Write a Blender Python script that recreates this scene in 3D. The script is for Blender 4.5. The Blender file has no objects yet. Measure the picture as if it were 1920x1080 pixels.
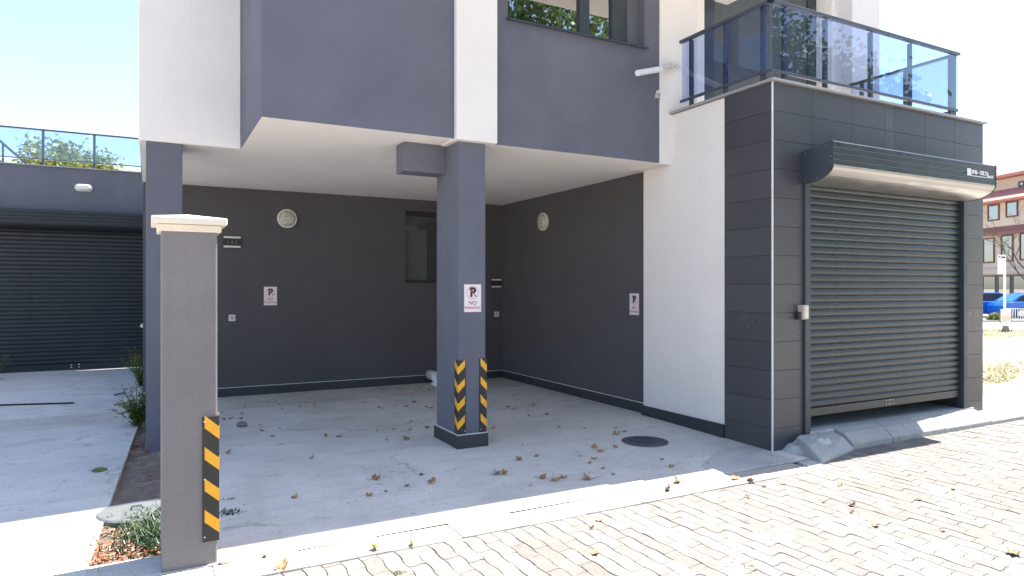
import bpy, bmesh, math, random
import numpy as np
from mathutils import Vector, Matrix

random.seed(7)
rng = np.random.default_rng(7)
R = math.radians
scene = bpy.context.scene
C = scene.collection

# ------------------------------------------------------------------ camera, sky, sun, exposure
YAW = R(28.17)
F_PX = 1264.0
CAM_Z = 1.6
cam_d = bpy.data.cameras.new('camera')
cam_d.sensor_width = 36.0
cam_d.lens = 36.0 * F_PX / 1920.0
cam_d.clip_start = 0.05
cam_d.clip_end = 3000
cam = bpy.data.objects.new('camera', cam_d)
C.objects.link(cam)
cam.location = (0, 0, CAM_Z)
cam.rotation_euler = (R(90), 0, -YAW)
scene.camera = cam

SUN = Vector((0.47, 0.045, 1.0)).normalized()          # towards the sun
world = bpy.data.worlds.new('World')
scene.world = world
world.use_nodes = True
wn = world.node_tree
sky = wn.nodes.new('ShaderNodeTexSky')
sky.sky_type = 'NISHITA'
sky.sun_disc = False
sky.sun_elevation = math.asin(SUN.z)
sky.sun_rotation = math.atan2(SUN.x, SUN.y)
sky.altitude = 100
sky.air_density = 1.0
sky.dust_density = 1.2
sky.ozone_density = 1.0
wn.nodes['Background'].inputs['Strength'].default_value = 0.118
wn.links.new(sky.outputs[0], wn.nodes['Background'].inputs['Color'])

sun_d = bpy.data.lights.new('sun', 'SUN')
sun_d.energy = 5.0
sun_d.angle = R(0.53)
sun_d.color = (1.0, 0.95, 0.87)
sun_o = bpy.data.objects.new('sun', sun_d)
C.objects.link(sun_o)
sun_o.rotation_euler = SUN.to_track_quat('Z', 'Y').to_euler()
sun_o.location = (20, 2, 40)

scene.view_settings.view_transform = 'Standard'
scene.view_settings.look = 'None'
scene.view_settings.gamma = 1.0
scene.view_settings.exposure = 1.75
scene.view_settings.use_curve_mapping = False
scene.render.engine = 'CYCLES'
scene.cycles.max_bounces = 8
scene.cycles.diffuse_bounces = 5
scene.cycles.transparent_max_bounces = 12
scene.cycles.use_denoising = True
scene.cycles.caustics_reflective = False
scene.cycles.caustics_refractive = False

# ------------------------------------------------------------------ helpers
cy, sy = math.cos(YAW), math.sin(YAW)
def at_y(u, v, Y):
    "world point seen at photo pixel u, v on the plane y = Y"
    t = (u - 960) / F_PX
    d = Y / (cy - t * sy)
    return Vector((d * (sy + t * cy), Y, CAM_Z + (540 - v) / F_PX * d))
def at_d(u, v, d):
    t = (u - 960) / F_PX
    return Vector((d * (sy + t * cy), d * (cy - t * sy), CAM_Z + (540 - v) / F_PX * d))
def at_z(u, v, z):
    return at_d(u, v, F_PX * (CAM_Z - z) / (v - 540))

class MB:
    def __init__(s): s.v = []; s.f = []
    def add(s, vs, fs):
        b = len(s.v); s.v += [tuple(p) for p in vs]; s.f += [tuple(b + i for i in f) for f in fs]; return s
    def box(s, x0, x1, y0, y1, z0, z1):
        return s.add([(x0,y0,z0),(x1,y0,z0),(x1,y1,z0),(x0,y1,z0),(x0,y0,z1),(x1,y0,z1),(x1,y1,z1),(x0,y1,z1)],
                     [(0,3,2,1),(4,5,6,7),(0,1,5,4),(1,2,6,5),(2,3,7,6),(3,0,4,7)])
    def prism(s, pts, z0, z1):
        "counter-clockwise outline in xy"
        n = len(pts)
        vs = [(p[0],p[1],z0) for p in pts] + [(p[0],p[1],z1) for p in pts]
        return s.add(vs, [tuple(range(n-1,-1,-1)), tuple(range(n,2*n))] + [(i,(i+1)%n,n+(i+1)%n,n+i) for i in range(n)])
    def extrude_x(s, prof, x0, x1):
        "profile of (y, z), swept along x"
        n = len(prof)
        vs = [(x0,p[0],p[1]) for p in prof] + [(x1,p[0],p[1]) for p in prof]
        return s.add(vs, [tuple(range(n)), tuple(range(2*n-1,n-1,-1))] + [(i,n+i,n+(i+1)%n,(i+1)%n) for i in range(n)])
    def tube(s, pts, r, seg=10, r2=None, cap=True):
        pts = [Vector(p) for p in pts]; n = len(pts); base = len(s.v)
        for i, p in enumerate(pts):
            a = pts[max(i-1,0)]; b = pts[min(i+1,n-1)]
            t = (b - a).normalized()
            up = Vector((0,0,1)) if abs(t.z) < 0.95 else Vector((1,0,0))
            e1 = t.cross(up).normalized(); e2 = t.cross(e1)
            rr = r if r2 is None else r + (r2 - r) * i / max(n-1,1)
            for k in range(seg):
                q = p + (e1*math.cos(2*math.pi*k/seg) + e2*math.sin(2*math.pi*k/seg))*rr
                s.v.append(tuple(q))
        for i in range(n-1):
            for k in range(seg):
                s.f.append((base+i*seg+k, base+i*seg+(k+1)%seg, base+(i+1)*seg+(k+1)%seg, base+(i+1)*seg+k))
        if cap:
            s.f.append(tuple(base+k for k in range(seg-1,-1,-1)))
            s.f.append(tuple(base+(n-1)*seg+k for k in range(seg)))
        return s
    def lathe(s, prof, seg=32, axis='z', c=(0,0,0)):
        "profile of (radius, height) turned about an axis through c; axis 'y' points towards -y"
        base = len(s.v); n = len(prof)
        for r, h in prof:
            for k in range(seg):
                a = 2*math.pi*k/seg
                if axis == 'z': q = (c[0]+r*math.cos(a), c[1]+r*math.sin(a), c[2]+h)
                else: q = (c[0]+r*math.cos(a), c[1]-h, c[2]+r*math.sin(a))
                s.v.append(q)
        for i in range(n-1):
            for k in range(seg):
                s.f.append((base+i*seg+k, base+i*seg+(k+1)%seg, base+(i+1)*seg+(k+1)%seg, base+(i+1)*seg+k))
        s.f.append(tuple(base+(n-1)*seg+k for k in range(seg)))
        s.f.append(tuple(base+k for k in range(seg-1,-1,-1)))
        return s
    def mesh(s, name, m, smooth=False):
        me = bpy.data.meshes.new(name)
        me.from_pydata(s.v, [], s.f)
        bm = bmesh.new(); bm.from_mesh(me)
        bmesh.ops.recalc_face_normals(bm, faces=bm.faces)
        bm.to_mesh(me); bm.free()
        if m is not None: me.materials.append(m)
        if smooth: me.shade_smooth()
        return me
    def build(s, name, m, parent=None, bevel=0.0, smooth=False, seg=2):
        me = s.mesh(name, m, smooth)
        o = bpy.data.objects.new(name, me); C.objects.link(o)
        if parent is not None: o.parent = parent
        if bevel:
            b = o.modifiers.new('bevel', 'BEVEL'); b.width = bevel; b.segments = seg; b.limit_method = 'ANGLE'; b.angle_limit = R(35)
        return o

def obj(name, me, parent=None, loc=None, rot=None):
    o = bpy.data.objects.new(name, me); C.objects.link(o)
    if parent is not None: o.parent = parent
    if loc is not None: o.location = loc
    if rot is not None: o.rotation_euler = rot
    return o
def tag(o, label, cat=None, group=None, kind=None):
    if label: o['label'] = label
    if cat: o['category'] = cat
    if group: o['group'] = group
    if kind: o['kind'] = kind
    return o
def thing(name, label, cat, loc=(0,0,0), rz=0.0, group=None):
    o = bpy.data.objects.new(name, None); C.objects.link(o)
    o.empty_display_size = 0.1
    o.location = loc; o.rotation_euler = (0,0,rz)
    return tag(o, label, cat, group)
def copy_tree(o, parent=None):
    c = o.copy(); C.objects.link(c); c.parent = parent
    for ch in list(o.children): copy_tree(ch, c)
    return c
def text_mesh(txt, size, m, depth=0.0012, bold=0.0, ax='CENTER'):
    cu = bpy.data.curves.new('t', 'FONT'); cu.body = txt; cu.size = size
    cu.align_x = ax; cu.align_y = 'CENTER'; cu.extrude = depth; cu.offset = bold; cu.resolution_u = 3
    o = bpy.data.objects.new('t', cu); C.objects.link(o)
    dg = bpy.context.evaluated_depsgraph_get()
    me = bpy.data.meshes.new_from_object(o.evaluated_get(dg))
    bpy.data.objects.remove(o); bpy.data.curves.remove(cu)
    me.materials.clear(); me.materials.append(m)
    return me

# ------------------------------------------------------------------ materials
def new_mat(name):
    m = bpy.data.materials.new(name); m.use_nodes = True
    nt = m.node_tree
    return m, nt, nt.nodes['Principled BSDF']
def N(nt, kind, **kw):
    n = nt.nodes.new(kind)
    for k, v in kw.items():
        if k in n.inputs: n.inputs[k].default_value = v
        else: setattr(n, k, v)
    return n
def coords(nt, scale=(1,1,1)):
    tc = nt.nodes.new('ShaderNodeTexCoord')
    mp = nt.nodes.new('ShaderNodeMapping'); mp.inputs['Scale'].default_value = scale
    nt.links.new(tc.outputs['Object'], mp.inputs['Vector'])
    return mp.outputs[0]
def noise(nt, vec, scale, detail=4, rough=0.55, dist=0.0):
    n = N(nt, 'ShaderNodeTexNoise'); n.inputs['Scale'].default_value = scale; n.inputs['Detail'].default_value = detail
    n.inputs['Roughness'].default_value = rough; n.inputs['Distortion'].default_value = dist
    nt.links.new(vec, n.inputs['Vector']); return n.outputs['Fac']
def ramp(nt, fac, stops):
    r = nt.nodes.new('ShaderNodeValToRGB')
    while len(r.color_ramp.elements) < len(stops): r.color_ramp.elements.new(0.5)
    for e, (p, c) in zip(r.color_ramp.elements, stops):
        e.position = p; e.color = (c[0], c[1], c[2], 1) if hasattr(c, '__len__') else (c, c, c, 1)
    nt.links.new(fac, r.inputs[0]); return r.outputs[0]
def mix(nt, a, b, fac, mode='MIX'):
    n = nt.nodes.new('ShaderNodeMix'); n.data_type = 'RGBA'; n.blend_type = mode
    for ix, val in ((0, fac), (6, a), (7, b)):
        sock = n.inputs[ix]
        if isinstance(val, bpy.types.NodeSocket): nt.links.new(val, sock)
        elif hasattr(val, '__len__'): sock.default_value = (*val, 1)
        else: sock.default_value = val if ix == 0 else (val, val, val, 1)
    return n.outputs[2]
def bump(nt, b, height, strength, dist=0.01):
    n = nt.nodes.new('ShaderNodeBump'); n.inputs['Strength'].default_value = strength; n.inputs['Distance'].default_value = dist
    nt.links.new(height, n.inputs['Height']); nt.links.new(n.outputs[0], b.inputs['Normal'])
def sc(c, k): return tuple(x*k for x in c)

def stucco(name, col, var=0.10, bscale=230, bstr=0.35, rough=0.9, streak=0.008, runs=0.35):
    m, nt, b = new_mat(name)
    v = coords(nt); vs = coords(nt, (3.0, 3.0, 0.35))
    n1 = noise(nt, v, 1.6, 5, 0.6); n2 = noise(nt, vs, 2.2, 4, 0.6); n3 = noise(nt, v, 90, 3, 0.7)
    c = ramp(nt, n1, [(0.3, sc(col, 1-var)), (0.7, sc(col, 1+var))])
    c = mix(nt, c, ramp(nt, n2, [(0.35, 1-streak*2), (0.65, 1+streak)]), 1.0, 'MULTIPLY')
    c = mix(nt, c, ramp(nt, n3, [(0.3, 0.86), (0.7, 1.0)]), 1.0, 'MULTIPLY')
    run = noise(nt, coords(nt, (14, 14, 0.5)), 1.0, 3, 0.6); msk = ramp(nt, noise(nt, v, 0.9, 3, 0.6), [(0.50, 0.0), (0.66, 1.0)])
    c = mix(nt, c, mix(nt, (1, 1, 1), ramp(nt, run, [(0.36, (0.86, 0.85, 0.83)), (0.48, (1, 1, 1))]), msk), runs, 'MULTIPLY')
    sct = noise(nt, v, 21, 5, 0.75)
    c = mix(nt, c, ramp(nt, sct, [(0.70, (1, 1, 1)), (0.78, (1.22, 1.2, 1.16))]), 1.0, 'MULTIPLY')
    nt.links.new(c, b.inputs['Base Color']); b.inputs['Roughness'].default_value = rough
    b.inputs['Specular IOR Level'].default_value = 0.25
    bump(nt, b, noise(nt, v, bscale, 3, 0.6), bstr, 0.004)
    return m
def plain(name, col, rough=0.5, metal=0.0, var=0.08, nscale=6, bstr=0.0, bscale=80, spec=0.5):
    m, nt, b = new_mat(name)
    v = coords(nt)
    c = ramp(nt, noise(nt, v, nscale, 4, 0.6), [(0.3, sc(col, 1-var)), (0.7, sc(col, 1+var))])
    nt.links.new(c, b.inputs['Base Color'])
    r = ramp(nt, noise(nt, v, nscale*2.3, 4, 0.6), [(0.3, max(rough-0.06, 0.02)), (0.7, min(rough+0.1, 1))])
    nt.links.new(r, b.inputs['Roughness']); b.inputs['Metallic'].default_value = metal
    b.inputs['Specular IOR Level'].default_value = spec
    if bstr: bump(nt, b, noise(nt, v, bscale, 3, 0.6), bstr, 0.004)
    return m

GREY = (0.136, 0.142, 0.178)
M = {}
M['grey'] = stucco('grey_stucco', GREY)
M['grey_shaded'] = stucco('grey_stucco_shaded', (0.097, 0.092, 0.100), var=0.05, bscale=160, bstr=0.15, streak=0.01, runs=0.3)  # same grey as the facade, darkened to carry the shade of the bay
M['white'] = stucco('white_stucco', (0.80, 0.755, 0.725), var=0.03, streak=0.004, runs=0.06)
M['ceil'] = stucco('ceiling_paint', (0.92, 0.87, 0.81), var=0.04, bscale=150, bstr=0.12, streak=0.004, runs=0.0)
M['pillar'] = stucco('pillar_render', (0.215, 0.200, 0.205), var=0.08, bscale=150, bstr=0.9)
M['plinth'] = plain('dark_plinth', (0.034, 0.035, 0.042), 0.55, var=0.12, bstr=0.1)
M['caulk'] = plain('white_caulk', (0.6, 0.6, 0.6), 0.6)
M['trim'] = plain('pale_metal_trim', (0.68, 0.68, 0.68), 0.35)
M['flash'] = plain('grey_flashing', (0.30, 0.29, 0.30), 0.4)
M['anth'] = plain('anthracite_metal', (0.035, 0.045, 0.058), 0.38, var=0.1, nscale=3)
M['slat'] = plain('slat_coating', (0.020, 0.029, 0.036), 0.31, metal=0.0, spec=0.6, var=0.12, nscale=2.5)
M['belly'] = plain('housing_ground_sheen', (0.42, 0.40, 0.38), 0.34, metal=0.85, var=0.05, nscale=2)  # pale metal stands in for the sunlit ground mirrored in the belly
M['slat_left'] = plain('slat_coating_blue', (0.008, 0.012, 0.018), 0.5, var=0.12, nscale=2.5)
M['rail'] = plain('rail_metal', (0.055, 0.065, 0.085), 0.3, var=0.05)
M['black'] = plain('black_rubber', (0.022, 0.021, 0.021), 0.55, var=0.2, nscale=20, bstr=0.2)
M['yellow'] = plain('yellow_reflective', (0.80, 0.38, 0.015), 0.45, var=0.08, nscale=25)
M['steel'] = plain('steel', (0.6, 0.6, 0.6), 0.3, metal=1.0)
M['sign_white'] = plain('sign_white', (0.72, 0.70, 0.74), 0.3, var=0.02)
M['sign_red'] = plain('sign_red', (0.50, 0.03, 0.06), 0.4, var=0.02)
M['sign_pink'] = plain('sign_edge', (0.62, 0.33, 0.42), 0.4, var=0.02)
M['sign_black'] = plain('sign_black', (0.012, 0.010, 0.014), 0.4, var=0.02)
M['plastic'] = plain('white_plastic', (0.66, 0.64, 0.62), 0.4, var=0.05)
M['cap'] = stucco('cap_stone', (0.74, 0.68, 0.59), var=0.08, bscale=120, bstr=0.3)
M['iron'] = plain('cast_iron', (0.075, 0.082, 0.088), 0.7, var=0.25, nscale=18, bstr=0.7, bscale=90)
M['interior'] = plain('garage_inside', (0.05, 0.045, 0.04), 0.9)
M['pipe'] = plain('white_pipe', (0.75, 0.75, 0.76), 0.35)
M['roof_red'] = plain('red_roof_tile', (0.40, 0.17, 0.145), 0.8, var=0.2, nscale=3)
M['house'] = stucco('house_render', (0.58, 0.49, 0.43), var=0.04)
M['house_band'] = plain('house_band', (0.24, 0.11, 0.10), 0.8)
M['wood'] = plain('window_wood', (0.12, 0.045, 0.03), 0.6)
M['bark'] = plain('bark', (0.11, 0.085, 0.06), 0.95, var=0.3, nscale=9, bstr=0.8, bscale=25)
M['car_blue'] = plain('car_paint_blue', (0.012, 0.12, 0.52), 0.22, var=0.02)
M['car_grey'] = plain('car_paint_pale', (0.45, 0.52, 0.60), 0.22, var=0.02)
M['car_glass'] = plain('car_glass', (0.012, 0.014, 0.018), 0.12)
M['tyre'] = plain('tyre', (0.02, 0.02, 0.02), 0.8)
M['road'] = plain('asphalt', (0.16, 0.16, 0.165), 0.9, var=0.12, nscale=4, bstr=0.3)
M['kerb_far'] = plain('far_kerb', (0.25, 0.24, 0.23), 0.9)
M['stone'] = plain('stone', (0.20, 0.20, 0.18), 0.9, var=0.3, nscale=15, bstr=0.6, bscale=40)
M['pebble'] = plain('pale_stone', (0.55, 0.50, 0.44), 0.9, var=0.2, nscale=25, bstr=0.4)
M['grey_box'] = plain('grey_plastic', (0.42, 0.38, 0.33), 0.5)

def concrete(name, col, streak_dir='x', stain=(0.62, 0.62, 0.6), crack=True, warm=0.0):
    m, nt, b = new_mat(name)
    v = coords(nt)
    vs = coords(nt, (0.8, 2.4, 1) if streak_dir == 'x' else (2.4, 0.8, 1))
    big = noise(nt, v, 0.8, 6, 0.62, 0.6); st = noise(nt, vs, 2.6, 6, 0.66, 0.4); fine = noise(nt, v, 55, 4, 0.7); med = noise(nt, v, 5.5, 6, 0.68, 0.8)
    c = ramp(nt, big, [(0.28, sc(col, 0.82)), (0.5, col), (0.75, sc(col, 1.12))])
    c = mix(nt, c, ramp(nt, st, [(0.30, 0.88), (0.5, 1.0), (0.70, 1.06)]), 1.0, 'MULTIPLY')
    c = mix(nt, c, ramp(nt, med, [(0.27, stain), (0.42, (1,1,1))]), 0.75, 'MULTIPLY')
    c = mix(nt, c, ramp(nt, fine, [(0.25, 0.80), (0.6, 1.04)]), 1.0, 'MULTIPLY')
    sw = N(nt, 'ShaderNodeTexWave'); sw.wave_type = 'RINGS'; sw.inputs['Scale'].default_value = 0.9; sw.inputs['Distortion'].default_value = 1.2; sw.inputs['Detail'].default_value = 3
    nt.links.new(v, sw.inputs['Vector'])
    smk = ramp(nt, noise(nt, v, 0.7, 3, 0.6, 0.3), [(0.50, 0.0), (0.64, 1.0)])
    c = mix(nt, c, mix(nt, (1, 1, 1), ramp(nt, sw.outputs['Fac'], [(0.84, (1, 1, 1)), (0.93, (0.84, 0.83, 0.82)), (1.0, (1.05, 1.05, 1.04))]), smk), 0.6, 'MULTIPLY')
    # small dark specks of dirt
    sp = noise(nt, v, 16, 2, 0.5)
    c = mix(nt, c, ramp(nt, sp, [(0.245, (0.45, 0.42, 0.38)), (0.285, (1,1,1))]), 0.8, 'MULTIPLY')
    if crack:
        vo = N(nt, 'ShaderNodeTexVoronoi'); vo.feature = 'DISTANCE_TO_EDGE'; vo.inputs['Scale'].default_value = 0.34
        wv = nt.nodes.new('ShaderNodeVectorMath'); wv.operation = 'ADD'
        nz = N(nt, 'ShaderNodeTexNoise'); nz.inputs['Scale'].default_value = 2.0; nz.inputs['Detail'].default_value = 6
        nt.links.new(v, nz.inputs['Vector'])
        s2 = nt.nodes.new('ShaderNodeVectorMath'); s2.operation = 'SCALE'; s2.inputs['Scale'].default_value = 0.6
        nt.links.new(nz.outputs['Color'], s2.inputs[0]); nt.links.new(v, wv.inputs[0]); nt.links.new(s2.outputs[0], wv.inputs[1])
        nt.links.new(wv.outputs[0], vo.inputs['Vector'])
        msk = ramp(nt, noise(nt, v, 0.55, 2), [(0.50, 0.0), (0.58, 0.8)])
        ck = ramp(nt, vo.outputs['Distance'], [(0.0, 0.55), (0.006, 1.0)])
        c = mix(nt, c, mix(nt, (1,1,1), ck, msk), 1.0, 'MULTIPLY')
    nt.links.new(c, b.inputs['Base Color'])
    nt.links.new(ramp(nt, st, [(0.3, 0.62), (0.7, 0.9)]), b.inputs['Roughness'])
    b.inputs['Specular IOR Level'].default_value = 0.3
    h = mix(nt, med, fine, 0.35)
    bump(nt, b, h, 0.35, 0.012)
    return m
M['floor'] = concrete('parking_concrete', (0.64, 0.60, 0.555))
M['floor_old'] = concrete('parking_concrete_dusty', (0.58, 0.53, 0.475), stain=(0.55, 0.5, 0.45))
M['drive'] = concrete('driveway_concrete', (0.63, 0.595, 0.555))
M['drive_b'] = concrete('driveway_concrete_worn', (0.55, 0.52, 0.475), stain=(0.58, 0.57, 0.54))
M['kerb'] = concrete('kerb_concrete', (0.44, 0.41, 0.37), crack=False)
M['ramp'] = concrete('ramp_concrete', (0.40, 0.40, 0.39), crack=False)
M['patch'] = concrete('mortar_patch', (0.47, 0.47, 0.46), crack=False)
M['lid'] = concrete('lid_concrete', (0.13, 0.14, 0.145), crack=False, stain=(0.4, 0.45, 0.4))
M['pavement'] = concrete('pavement_concrete', (0.55, 0.525, 0.485), crack=False)

def paver_mat(name, use_attr):
    m, nt, b = new_mat(name)
    tc = nt.nodes.new('ShaderNodeTexCoord')
    if use_attr:
        at = N(nt, 'ShaderNodeAttribute'); at.attribute_name = 'tone'; rnd = at.outputs['Fac']
        vec = tc.outputs['Object']
    else:
        oi = nt.nodes.new('ShaderNodeObjectInfo'); rnd = oi.outputs['Random']
        ad = nt.nodes.new('ShaderNodeVectorMath'); ad.operation = 'ADD'
        nt.links.new(tc.outputs['Object'], ad.inputs[0]); nt.links.new(oi.outputs['Location'], ad.inputs[1]); vec = ad.outputs[0]
    c = ramp(nt, rnd, [(0.0, (0.198, 0.180, 0.169)), (0.3, (0.214, 0.196, 0.184)), (0.7, (0.226, 0.208, 0.196)), (1.0, (0.246, 0.232, 0.222))])
    c = mix(nt, c, ramp(nt, noise(nt, vec, 1.1, 5, 0.65), [(0.3, (0.90, 0.88, 0.86)), (0.6, (1.06, 1.05, 1.04))]), 1.0, 'MULTIPLY')
    c = mix(nt, c, ramp(nt, noise(nt, vec, 38, 5, 0.75), [(0.28, 0.70), (0.55, 1.04)]), 1.0, 'MULTIPLY')
    c = mix(nt, c, ramp(nt, noise(nt, vec, 9, 4, 0.7), [(0.28, (0.74, 0.72, 0.70)), (0.45, (1,1,1))]), 0.8, 'MULTIPLY')
    nt.links.new(c, b.inputs['Base Color']); b.inputs['Roughness'].default_value = 0.9
    b.inputs['Specular IOR Level'].default_value = 0.2
    bump(nt, b, noise(nt, vec, 120, 4, 0.7), 0.5, 0.005)
    return m
M['paver'] = paver_mat('paver_concrete', False)
M['paver_far'] = paver_mat('paver_concrete_far', True)
M['joint'] = plain('joint_sand', (0.26, 0.225, 0.19), 1.0, var=0.3, nscale=14, bstr=0.6, bscale=150)

def soil_mat():
    m, nt, b = new_mat('soil'); v = coords(nt)
    c = ramp(nt, noise(nt, v, 6, 6, 0.7), [(0.25, (0.13, 0.10, 0.08)), (0.5, (0.23, 0.185, 0.15)), (0.75, (0.38, 0.31, 0.245))])
    c = mix(nt, c, ramp(nt, noise(nt, v, 45, 4, 0.7), [(0.3, 0.65), (0.7, 1.15)]), 1.0, 'MULTIPLY')
    nt.links.new(c, b.inputs['Base Color']); b.inputs['Roughness'].default_value = 1
    bump(nt, b, noise(nt, v, 30, 5, 0.7), 0.9, 0.03); return m
M['soil'] = soil_mat()
def ground_mat():
    m, nt, b = new_mat('sandy_ground'); v = coords(nt)
    c = ramp(nt, noise(nt, v, 0.55, 7, 0.65, 0.4), [(0.25, (0.30, 0.23, 0.155)), (0.45, (0.47, 0.39, 0.29)), (0.72, (0.58, 0.51, 0.41))])
    g = ramp(nt, noise(nt, v, 0.33, 6, 0.7, 0.5), [(0.52, 0.0), (0.62, 1.0)])
    gc = ramp(nt, noise(nt, v, 5, 5, 0.7), [(0.3, (0.16, 0.17, 0.06)), (0.7, (0.36, 0.33, 0.16))])
    c = mix(nt, c, gc, g)
    c = mix(nt, c, ramp(nt, noise(nt, v, 14, 5, 0.7), [(0.3, 0.7), (0.6, 1.08)]), 1.0, 'MULTIPLY')
    nt.links.new(c, b.inputs['Base Color']); b.inputs['Roughness'].default_value = 1
    bump(nt, b, noise(nt, v, 7, 6, 0.7), 0.7, 0.05); return m
M['ground'] = ground_mat()

def tile_mat(name, relief):
    m, nt, b = new_mat(name)
    tc = nt.nodes.new('ShaderNodeTexCoord'); v = tc.outputs['Object']
    oi = nt.nodes.new('ShaderNodeObjectInfo')
    c = ramp(nt, oi.outputs['Random'], [(0, (0.052, 0.053, 0.062)), (1, (0.064, 0.065, 0.074))])
    c = mix(nt, c, ramp(nt, noise(nt, v, 2.5, 3, 0.5), [(0.3, 0.92), (0.7, 1.06)]), 1.0, 'MULTIPLY')
    nt.links.new(c, b.inputs['Base Color'])
    nt.links.new(ramp(nt, noise(nt, v, 1.7, 2, 0.5), [(0.3, 0.30), (0.7, 0.38)]), b.inputs['Roughness'])
    if relief: bump(nt, b, noise(nt, v, 11, 2, 0.5, 2.2), 0.35, 0.02)
    else: bump(nt, b, noise(nt, v, 3, 2, 0.5), 0.02, 0.01)
    return m
M['tile'] = tile_mat('anthracite_tile', False)
M['tile_relief'] = tile_mat('anthracite_relief_tile', True)
M['grout'] = plain('dark_grout', (0.045, 0.045, 0.049), 0.9)

def tinted_glass(name, tint, refl=0.08, ior=1.5):
    m, nt, b = new_mat(name); nt.nodes.remove(b)
    out = nt.nodes['Material Output']
    tr = N(nt, 'ShaderNodeBsdfTransparent'); tr.inputs['Color'].default_value = (*tint, 1)
    gl = N(nt, 'ShaderNodeBsdfGlossy'); gl.inputs['Roughness'].default_value = 0.0; gl.inputs['Color'].default_value = (0.95, 0.97, 1, 1)
    fr = N(nt, 'ShaderNodeFresnel'); fr.inputs['IOR'].default_value = ior
    ad = N(nt, 'ShaderNodeMath'); ad.operation = 'ADD'; ad.inputs[1].default_value = refl; ad.use_clamp = True
    nt.links.new(fr.outputs[0], ad.inputs[0])
    ge = N(nt, 'ShaderNodeNewGeometry'); iv = N(nt, 'ShaderNodeMath'); iv.operation = 'SUBTRACT'; iv.inputs[0].default_value = 1.0
    nt.links.new(ge.outputs['Backfacing'], iv.inputs[1])
    ml = N(nt, 'ShaderNodeMath'); ml.operation = 'MULTIPLY'          # only the outer face of the thin pane mirrors
    nt.links.new(ad.outputs[0], ml.inputs[0]); nt.links.new(iv.outputs[0], ml.inputs[1])
    mx = N(nt, 'ShaderNodeMixShader')
    nt.links.new(ml.outputs[0], mx.inputs[0]); nt.links.new(tr.outputs[0], mx.inputs[1]); nt.links.new(gl.outputs[0], mx.inputs[2])
    nt.links.new(mx.outputs[0], out.inputs['Surface']); return m
M['glass_blue'] = tinted_glass('blue_tinted_glass', (0.74, 0.80, 0.94), 0.06)
def window_glass(name, col, refl, rough=0.0):
    m, nt, b = new_mat(name); nt.nodes.remove(b)
    out = nt.nodes['Material Output']
    v = coords(nt)
    df = N(nt, 'ShaderNodeBsdfDiffuse')
    nt.links.new(ramp(nt, noise(nt, v, 1.3, 2), [(0.3, sc(col, 0.8)), (0.7, sc(col, 1.2))]), df.inputs['Color'])
    gl = N(nt, 'ShaderNodeBsdfGlossy'); gl.inputs['Roughness'].default_value = rough
    fr = N(nt, 'ShaderNodeFresnel'); fr.inputs['IOR'].default_value = 1.5
    ad = N(nt, 'ShaderNodeMath'); ad.operation = 'ADD'; ad.inputs[1].default_value = refl; ad.use_clamp = True
    nt.links.new(fr.outputs[0], ad.inputs[0])
    mx = N(nt, 'ShaderNodeMixShader')
    nt.links.new(ad.outputs[0], mx.inputs[0]); nt.links.new(df.outputs[0], mx.inputs[1]); nt.links.new(gl.outputs[0], mx.inputs[2])
    nt.links.new(mx.outputs[0], out.inputs['Surface']); return m
M['win'] = window_glass('coated_window_glass', (0.012, 0.014, 0.018), 0.45)
M['win_dark'] = window_glass('dark_window_glass', (0.045, 0.050, 0.050), 0.04)
M['blind'] = plain('grey_blind', (0.085, 0.092, 0.092), 0.7)
M['win_far'] = window_glass('far_window_glass', (0.05, 0.06, 0.08), 0.35)
M['lens'] = None
def lens_mat():
    m, nt, b = new_mat('lamp_lens'); v = coords(nt)
    c = ramp(nt, noise(nt, v, 26, 4, 0.7), [(0.3, (0.30, 0.28, 0.25)), (0.7, (0.62, 0.58, 0.54))])
    nt.links.new(c, b.inputs['Base Color']); b.inputs['Roughness'].default_value = 0.22
    bump(nt, b, noise(nt, v, 60, 2), 0.4, 0.01); return m
M['lens'] = lens_mat()

def leaf_mat(name, cols, nscale=1.2, trans=0.35):
    m, nt, b = new_mat(name); nt.nodes.remove(b)
    out = nt.nodes['Material Output']; v = coords(nt)
    fac = noise(nt, v, nscale, 4, 0.7)
    c = ramp(nt, fac, [(0.25, cols[0]), (0.5, cols[1]), (0.78, cols[2])])
    df = N(nt, 'ShaderNodeBsdfDiffuse'); tl = N(nt, 'ShaderNodeBsdfTranslucent')
    nt.links.new(c, df.inputs['Color']); nt.links.new(c, tl.inputs['Color'])
    gl = N(nt, 'ShaderNodeBsdfGlossy'); gl.inputs['Roughness'].default_value = 0.4; gl.inputs['Color'].default_value = (0.9, 0.9, 0.9, 1)
    mx = N(nt, 'ShaderNodeMixShader'); mx.inputs[0].default_value = trans
    nt.links.new(df.outputs[0], mx.inputs[1]); nt.links.new(tl.outputs[0], mx.inputs[2])
    m2 = N(nt, 'ShaderNodeMixShader'); m2.inputs[0].default_value = 0.05
    nt.links.new(mx.outputs[0], m2.inputs[1]); nt.links.new(gl.outputs[0], m2.inputs[2])
    nt.links.new(m2.outputs[0], out.inputs['Surface']); return m
M['leaf'] = leaf_mat('green_leaf', [(0.035, 0.075, 0.016), (0.07, 0.13, 0.025), (0.15, 0.20, 0.04)])
M['leaf_pale'] = leaf_mat('pale_green_leaf', [(0.12, 0.17, 0.04), (0.20, 0.24, 0.06), (0.32, 0.30, 0.10)])
M['grass'] = leaf_mat('grass_blade', [(0.018, 0.045, 0.022), (0.032, 0.07, 0.028), (0.09, 0.11, 0.04)], 4, 0.2)
M['weed'] = leaf_mat('weed_leaf', [(0.09, 0.15, 0.035), (0.16, 0.20, 0.05), (0.32, 0.26, 0.08)], 5)
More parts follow.
